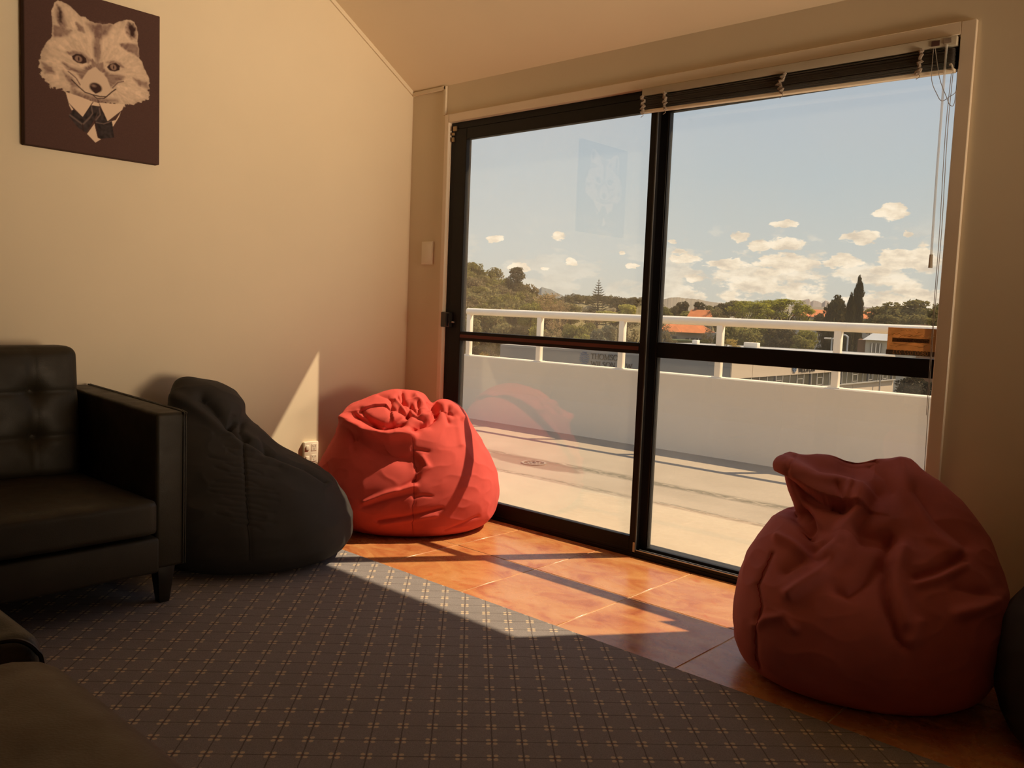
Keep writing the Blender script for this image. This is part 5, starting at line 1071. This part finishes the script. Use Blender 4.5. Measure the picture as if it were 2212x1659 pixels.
b.obj('branches', FM['norfolk'], rt_)

# ------------------------------------------------------------------ office building with the firm's sign
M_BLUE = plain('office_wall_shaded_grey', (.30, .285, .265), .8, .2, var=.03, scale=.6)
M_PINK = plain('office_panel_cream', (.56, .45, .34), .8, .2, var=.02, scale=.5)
M_ROOF = plain('office_roof_membrane', (.38, .36, .33), .7, .3, var=.08, scale=.4)
M_WGLASS = plain('office_glass', (.045, .048, .050), .08, .6, var=.5, scale=.35)
M_MULL = plain('office_mullion', (.34, .31, .27), .5, .4)
M_INK = plain('sign_grey_lettering', (.075, .068, .062), .6, .2)
M_LOGO = plain('sign_blue', (.10, .15, .24), .6, .2)
of = empty('office_building', (-28, 50, -7.6)); tag(of, 'low grey and cream flat-roofed office building with a law firm sign', 'building')
p0, p1, p2, p3 = (-34.89, 37.38), (-20.78, 39.39), (-20.94, 64.2), (-36, 62.0)
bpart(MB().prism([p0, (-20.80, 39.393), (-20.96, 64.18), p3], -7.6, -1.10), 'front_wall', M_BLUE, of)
bpart(MB().prism([(p0[0]+.05, p0[1]+.05), (-20.86, 39.46), (-21.0, 64.1), (p3[0]+.05, p3[1])], -1.10, -1.02), 'roof', M_ROOF, of)
cap = MB()
ring = [p0, p1, p2, p3]; inn = [(p0[0]+.22, p0[1]+.25), (-21.0, 39.62), (-21.16, 63.95), (p3[0]+.25, p3[1]-.25)]
cap.add([(x, y, z) for z in (-1.12, -1.0) for x, y in ring] + [(x, y, z) for z in (-1.12, -1.0) for x, y in inn],
        [f for i in range(4) for f in ((i, (i+1) % 4, 4+(i+1) % 4, 4+i), (8+i, 12+i, 12+(i+1) % 4, 8+(i+1) % 4), (4+i, 4+(i+1) % 4, 12+(i+1) % 4, 12+i))])
bpart(cap, 'parapet_cap', M_ROOF, of)
for (bx, by, bw, bl_, bh) in ((-33.8, 58.3, .45, .45, .36), (-29.5, 59.0, 1.1, .5, .40)):
    bpart(MB().box((bx-bw/2, by-bl_/2, -1.02), (bx+bw/2, by+bl_/2, -1.02+bh)), 'roof_vent', M_WHITE, of, bevel=.05)
ys_ = [39.40, 41.74, 46.57, 51.4, 56.2, 61.0, 64.17]
for a, b_ in zip(ys_[:-1], ys_[1:]):
    for (za, zb_) in ((-1.985, -1.115), (-7.6, -2.83)):
        xa, xb_ = -20.78-.16*(a-39.39)/24.8, -20.78-.16*(b_-39.39)/24.8
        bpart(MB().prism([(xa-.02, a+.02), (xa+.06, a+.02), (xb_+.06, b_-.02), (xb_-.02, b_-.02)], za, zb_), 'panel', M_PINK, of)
yw_ = 40.75; k = 0
while yw_ < 63.9:
    xa = -20.78-.16*(yw_-39.39)/24.8
    bpart(MB().box((xa-.02, yw_+.04, -2.80), (xa+.012, yw_+.92, -2.00)), 'window_pane', M_WGLASS, of)
    bpart(MB().box((xa-.02, yw_-.035, -2.83), (xa+(.10 if k % 5 == 4 else .04), yw_+.035, -1.985)), 'mullion', M_MULL, of)
    if k % 3 == 1:
        b = MB().box((xa, yw_+.08, -2.72), (xa+.035, yw_+.88, -2.68)).box((xa, yw_+.08, -2.28), (xa+.035, yw_+.88, -2.24)).box((xa, yw_+.08, -2.72), (xa+.035, yw_+.13, -2.24)).box((xa, yw_+.83, -2.72), (xa+.035, yw_+.88, -2.24))
        bpart(b, 'opening_sash', M_MULL, of)
    yw_ += .96; k += 1
bpart(MB().box((-20.86, 40.75, -2.86), (-20.70, 64.1, -2.80)), 'window_sill', M_MULL, of)
bpart(MB().tube([(-20.55, 60.4, -7.6), (-20.55, 60.4, -1.6)], .05, 8), 'downpipe', M_MULL, of)
# serif capitals drawn as strokes: (x0,y0,x1,y1,weight)
T_, t_ = .12, .048
GL = {'T': (.72, [(.36,0,.36,1,T_), (.02,.97,.70,.97,t_), (.03,.86,.03,1,t_), (.69,.86,.69,1,t_), (.22,.02,.50,.02,t_)]),
      'H': (.86, [(.16,0,.16,1,T_), (.70,0,.70,1,T_), (.16,.52,.70,.52,t_), (.03,.02,.29,.02,t_), (.57,.02,.83,.02,t_), (.03,.98,.29,.98,t_), (.57,.98,.83,.98,t_)]),
      'O': (.94, [(.47+.41*math.cos(a), .5+.5*math.sin(a), .47+.41*math.cos(a+.35), .5+.5*math.sin(a+.35), t_+.075*abs(math.cos(a+.17))) for a in [i*.349 for i in range(18)]]),
      'M': (1.08, [(.16,0,.20,1,t_), (.20,1,.54,.05,T_), (.54,.05,.88,1,t_), (.88,1,.93,0,T_), (.03,.02,.28,.02,t_), (.80,.02,1.05,.02,t_), (.07,.98,.22,.98,t_), (.86,.98,1.02,.98,t_)]),
      'S': (.62, [(.52,.80,.50,.93,t_), (.50,.93,.30,1.0,t_), (.30,1,.12,.90,t_+.02), (.12,.90,.10,.72,T_*.8), (.10,.72,.28,.56,T_), (.28,.56,.44,.44,T_), (.44,.44,.54,.26,T_), (.54,.26,.46,.07,T_*.8), (.46,.07,.26,0,t_), (.26,0,.10,.06,t_), (.10,.06,.08,.22,t_)]),
      'N': (.90, [(.17,0,.17,1,t_), (.17,1,.74,.02,T_), (.74,.02,.74,1,t_), (.05,.02,.29,.02,t_), (.03,.98,.17,.98,t_), (.62,.98,.86,.98,t_)]),
      'W': (1.22, [(.12,1,.40,.02,T_), (.40,.02,.62,.95,t_), (.62,.95,.86,.02,T_), (.86,.02,1.10,1,t_), (.02,.98,.25,.98,t_), (.98,.98,1.20,.98,t_)]),
      'I': (.36, [(.18,0,.18,1,T_), (.05,.02,.31,.02,t_), (.05,.98,.31,.98,t_)]),
      'L': (.66, [(.16,0,.16,1,T_), (.04,.98,.28,.98,t_), (.04,.02,.60,.02,t_), (.60,.0,.62,.22,t_)]),
      'A': (.88, [(.12,0,.42,1,t_), (.42,1,.74,0,T_), (.22,.34,.62,.34,t_), (.02,.02,.24,.02,t_), (.62,.02,.86,.02,t_)]),
      ' ': (.34, [])}
def sign_text(txt, x0, z0, h, width, place, name, parent):
    adv = sum(GL[c][0] for c in txt); sx = width/adv; x = 0
    for c in txt:
        b = MB()
        for (xa, ya, xb_, yb_, w_) in GL[c][1]:
            A = Vector((xa, ya)); B = Vector((xb_, yb_)); d_ = (B-A); L_ = d_.length
            nn = Vector((-d_.y, d_.x))/max(L_, 1e-6)*w_*.5
            q = [A+nn, B+nn, B-nn, A-nn]
            P = [(x0+(x+v.x)*sx, z0+v.y*h) for v in q]
            f0 = [place(u, v, .0) for u, v in P]; f1 = [place(u, v, .04) for u, v in P]
            b.add(f0+f1, [(4,5,6,7), (0,4,5,1)[::-1], (1,5,6,2)[::-1], (2,6,7,3)[::-1], (3,7,4,0)[::-1], (3,2,1,0)])
        if b.f:
            o = b.obj('letter', M_INK, parent); o.location = tuple(-v for v in of.location)
        x += GL[c][0]
def sign_logo(cx_, cz_, rx, rz, place, parent):
    n = 7
    for i in range(n):
        za = cz_ + rz*(1 - 2*(i+.10)/n); zb_ = cz_ + rz*(1 - 2*(i+.66)/n); V = []; m_ = 16; zm = (za+zb_)/2
        hw = rx*math.sqrt(max(.05, 1-((zm-cz_)/rz)**2))
        for j in range(m_+1):
            u = -hw + 2*hw*j/m_; wv = .035*rz*2*math.sin(j*2*math.pi/m_*2.0)*(0 if i in (0, n-1) else 1)
            V.append((u, wv))
        b = MB()
        pts = [place(cx_+u, za+w_, .04) for u, w_ in V] + [place(cx_+u, zb_+w_, .04) for u, w_ in V] + [place(cx_+u, za+w_, 0) for u, w_ in V] + [place(cx_+u, zb_+w_, 0) for u, w_ in V]
        q = m_+1
        b.add(pts, [f for j in range(m_) for f in ((q+j, q+j+1, j+1, j), (j, j+1, 2*q+j+1, 2*q+j), (q+j+1, q+j, 3*q+j, 3*q+j+1))])
        o = b.obj('logo_wave', M_LOGO, parent); o.location = tuple(-v for v in of.location)
d_ = Vector((p1[0]-p0[0], p1[1]-p0[1], 0)).normalized()
def on_front(u, v, out): # u metres from the left corner
    return (p0[0]+d_.x*u + d_.y*out, p0[1]+d_.y*u - d_.x*out, v)
sgn_ = empty('front_sign', (0, 0, 0), of)
sign_logo(5.80, -1.47, .31, .37, on_front, sgn_)
sign_text('THOMSON', 6.20, -1.475, .30, 2.0, on_front, 'letters', sgn_)
sign_text('WILSON LAW', 6.20, -1.90, .30, 2.58, on_front, 'letters', sgn_)
sgs_ = empty('side_sign', (0, 0, 0), of)
def on_side(u, v, out): return (-20.78-.16*(u-39.39)/24.8 + .06 + out, u, v)
sign_logo(46.93, -1.52, .30, .36, on_side, sgs_)
sign_text('THOMSON', 47.5, -1.48, .28, 1.95, on_side, 'letters', sgs_)
sign_text('WILSON LAW', 47.5, -1.86, .28, 2.40, on_side, 'letters', sgs_)

# ------------------------------------------------------------------ houses, lamps
M_TERRA = plain('orange_roof_tiles', (.52, .175, .065), .8, .15, var=.12, scale=1.2)
M_RENDER = plain('house_render', (.36, .34, .30), .85, .15, var=.06, scale=.6)
M_BRICK = plain('brown_brick', (.22, .12, .07), .85, .15, var=.15, scale=2)
M_IRON = plain('grey_metal_roof', (.46, .46, .45), .5, .3, var=.05, scale=1)
M_HWIN = plain('house_window', (.05, .05, .05), .2, .5)
def hip(parent, c, sx, sy, z0, z1, m, name='roof', rz=0.0, ridge_=.45):
    cz, s = math.cos(rz), math.sin(rz)
    def P(x, y, z): return (c[0]+x*cz-y*s, c[1]+x*s+y*cz, z)
    a, b_ = sx/2, sy/2; r_ = a*ridge_
    mb = MB().add([P(-a,-b_,z0), P(a,-b_,z0), P(a,b_,z0), P(-a,b_,z0), P(-r_,0,z1), P(r_,0,z1)], [(0,1,5,4), (1,2,5), (2,3,4,5), (3,0,4), (3,2,1,0)])
    return bpart(mb, name, m, parent)
def wall_box(parent, c, sx, sy, z0, z1, m, name='wall', rz=0.0):
    cz, s = math.cos(rz), math.sin(rz)
    P = [(c[0]+x*cz-y*s, c[1]+x*s+y*cz) for x, y in ((-sx/2,-sy/2), (sx/2,-sy/2), (sx/2,sy/2), (-sx/2,sy/2))]
    return bpart(MB().prism(P, z0, z1), name, m, parent)
def win(parent, c, w_, h_, rz, m=None):
    cz, s = math.cos(rz), math.sin(rz); P = [(c[0]+x*cz-y*s, c[1]+x*s+y*cz) for x, y in ((-w_/2,-.08), (w_/2,-.08), (w_/2,.08), (-w_/2,.08))]
    f = bpart(MB().prism(P, c[2]-h_/2, c[2]+h_/2), 'window', m or M_HWIN, parent)
    P = [(c[0]+x*cz-y*s, c[1]+x*s+y*cz) for x, y in ((-.05,-.11), (.05,-.11), (.05,.08), (-.05,.08))]
    b = bpart(MB().prism(P, c[2]-h_/2, c[2]+h_/2), 'glazing_bar', M_WHITE, f); b.location = (0, 0, 0)
hs = empty('house', (-62, 104, -7.6)); tag(hs, 'pale two-storey house with orange hipped tile roofs right of the mullion', 'house')
rz = .52
wall_box(hs, (-62.0, 104.5), 8.0, 5, -7.6, -.85, M_RENDER, rz=rz); hip(hs, (-62.6, 104.8), 8.2, 5.6, -.85, .42, M_TERRA, rz=rz)
hip(hs, (-60.6, 103.6), 3.2, 4.2, -.95, .12, M_TERRA, rz=rz, ridge_=.15); hip(hs, (-62.4, 101.8), 1.8, 2.4, -.95, -.1, M_TERRA, rz=rz, ridge_=.05); hip(hs, (-65.5, 101.4), 2.8, 3.0, -.7, .3, M_TERRA, rz=rz, ridge_=.2)
wall_box(hs, (-65.3, 101.6), 2.4, 2.4, -7.6, -.7, M_RENDER, rz=rz)
win(hs, (-62.4, 100.9, -2.3), 1.5, 1.5, rz); win(hs, (-60.2, 102.2, -2.3), 1.2, 1.2, rz); win(hs, (-59.2, 102.8, -2.3), .8, 1.2, rz)
hs = empty('house', (-100, 173, -7.6)); tag(hs, 'small distant house with one orange gable roof above the rail', 'house')
wall_box(hs, (-100.2, 174), 5.2, 4, -7.6, 1.0, M_RENDER, rz=.5); hip(hs, (-100.2, 174), 6.0, 4.8, 1.0, 3.0, M_TERRA, rz=.5, ridge_=.7); wall_box(hs, (-101.2, 173.6), .5, .5, 1.5, 3.6, M_BRICK, 'chimney', rz=.5)
hs = empty('school_block', (-73, 186, -7.6)); tag(hs, 'long far building with orange roof seen behind the dark conifers', 'building')
wall_box(hs, (-73.5, 187), 18, 7, -7.6, 2.4, M_RENDER, rz=.38); hip(hs, (-73.5, 187), 19, 8, 2.4, 4.0, M_TERRA, rz=.38, ridge_=.86)
for q in range(7): win(hs, (-73.5-7+q*2.3*math.cos(.38), 187-3.5-2.9+q*2.3*math.sin(.38), 1.5), 1.1, 1.2, .38)
hs = empty('house', (-28, 86, -7.6)); tag(hs, 'white house with grey metal roof and brick ends beside the street lamp', 'house')
rz = .30
wall_box(hs, (-28.6, 86.6), 4.6, 4, -7.6, -.35, plain('white_weatherboard', (.52, .47, .38), .8, .2), rz=rz); hip(hs, (-27.9, 86.8), 6.6, 5, -.4, 1.05, M_IRON, rz=rz, ridge_=.45)
wall_box(hs, (-31.2, 86.4), 1.0, 4, -7.6, -.4, M_BRICK, 'brick_end', rz=rz); wall_box(hs, (-25.2, 87.4), 2.6, 4, -7.6, -.4, M_BRICK, 'brick_end', rz=rz); wall_box(hs, (-26.0, 86.6), 1.2, 1.4, -.4, 1.3, M_BRICK, 'chimney', rz=rz)
for q in (-29.6, -27.5):
    for k in range(3): win(hs, (q+k*.34, 84.35+(q+28.6+k*.34)*.31+.05, -1.15), .22, .9, rz)
def lamp(label, x, y, top, arm_, double=False):
    lp = empty('street_lamp', (x, y, -7.6)); tag(lp, label, 'street lamp'); m = M_IRON
    bpart(MB().tube(curve_pts([(x, y, -7.6), (x, y, top-.9), (x, y, top-.25), (x-arm_*.35, y, top-.02), (x-arm_, y, top)], 30) if not double else [(x, y, -7.6), (x, y, top)], .065, 8), 'pole', m, lp, smooth=True)
    for s in ((-1,) if not double else (-1, 1)):
        bpart(MB().box((x+s*arm_-.28, y-.12, top-.06), (x+s*arm_+.28, y+.12, top+.06)), 'lamp_head', M_WHITE, lp, bevel=.03)
        if double: bpart(MB().tube([(x, y, top), (x+s*arm_, y, top)], .05, 6), 'bracket', m, lp)
lamp('curved grey street lamp in front of the dark cypresses', -26.65, 70.1, .15, .75)
lamp('short twin-headed lamp post left of the curved street lamp', -27.75, 69.6, -.20, .35, True)
bh = empty('hedged_lawn', (-48, 82, -7.6)); tag(bh, 'pale green clipped hedge behind the office roof', 'hedge')
bpart(MB().box((-51, 81.6, -7.6), (-46.4, 83, -1.55)), 'hedge', FM['shrub'], bh, bevel=.2)
bpart(MB().box((-51, 81.55, -1.6), (-46.4, 83.05, -1.38)), 'hedge_top', foliage('hedge_top', (.22, .235, .12)), bh, bevel=.08)
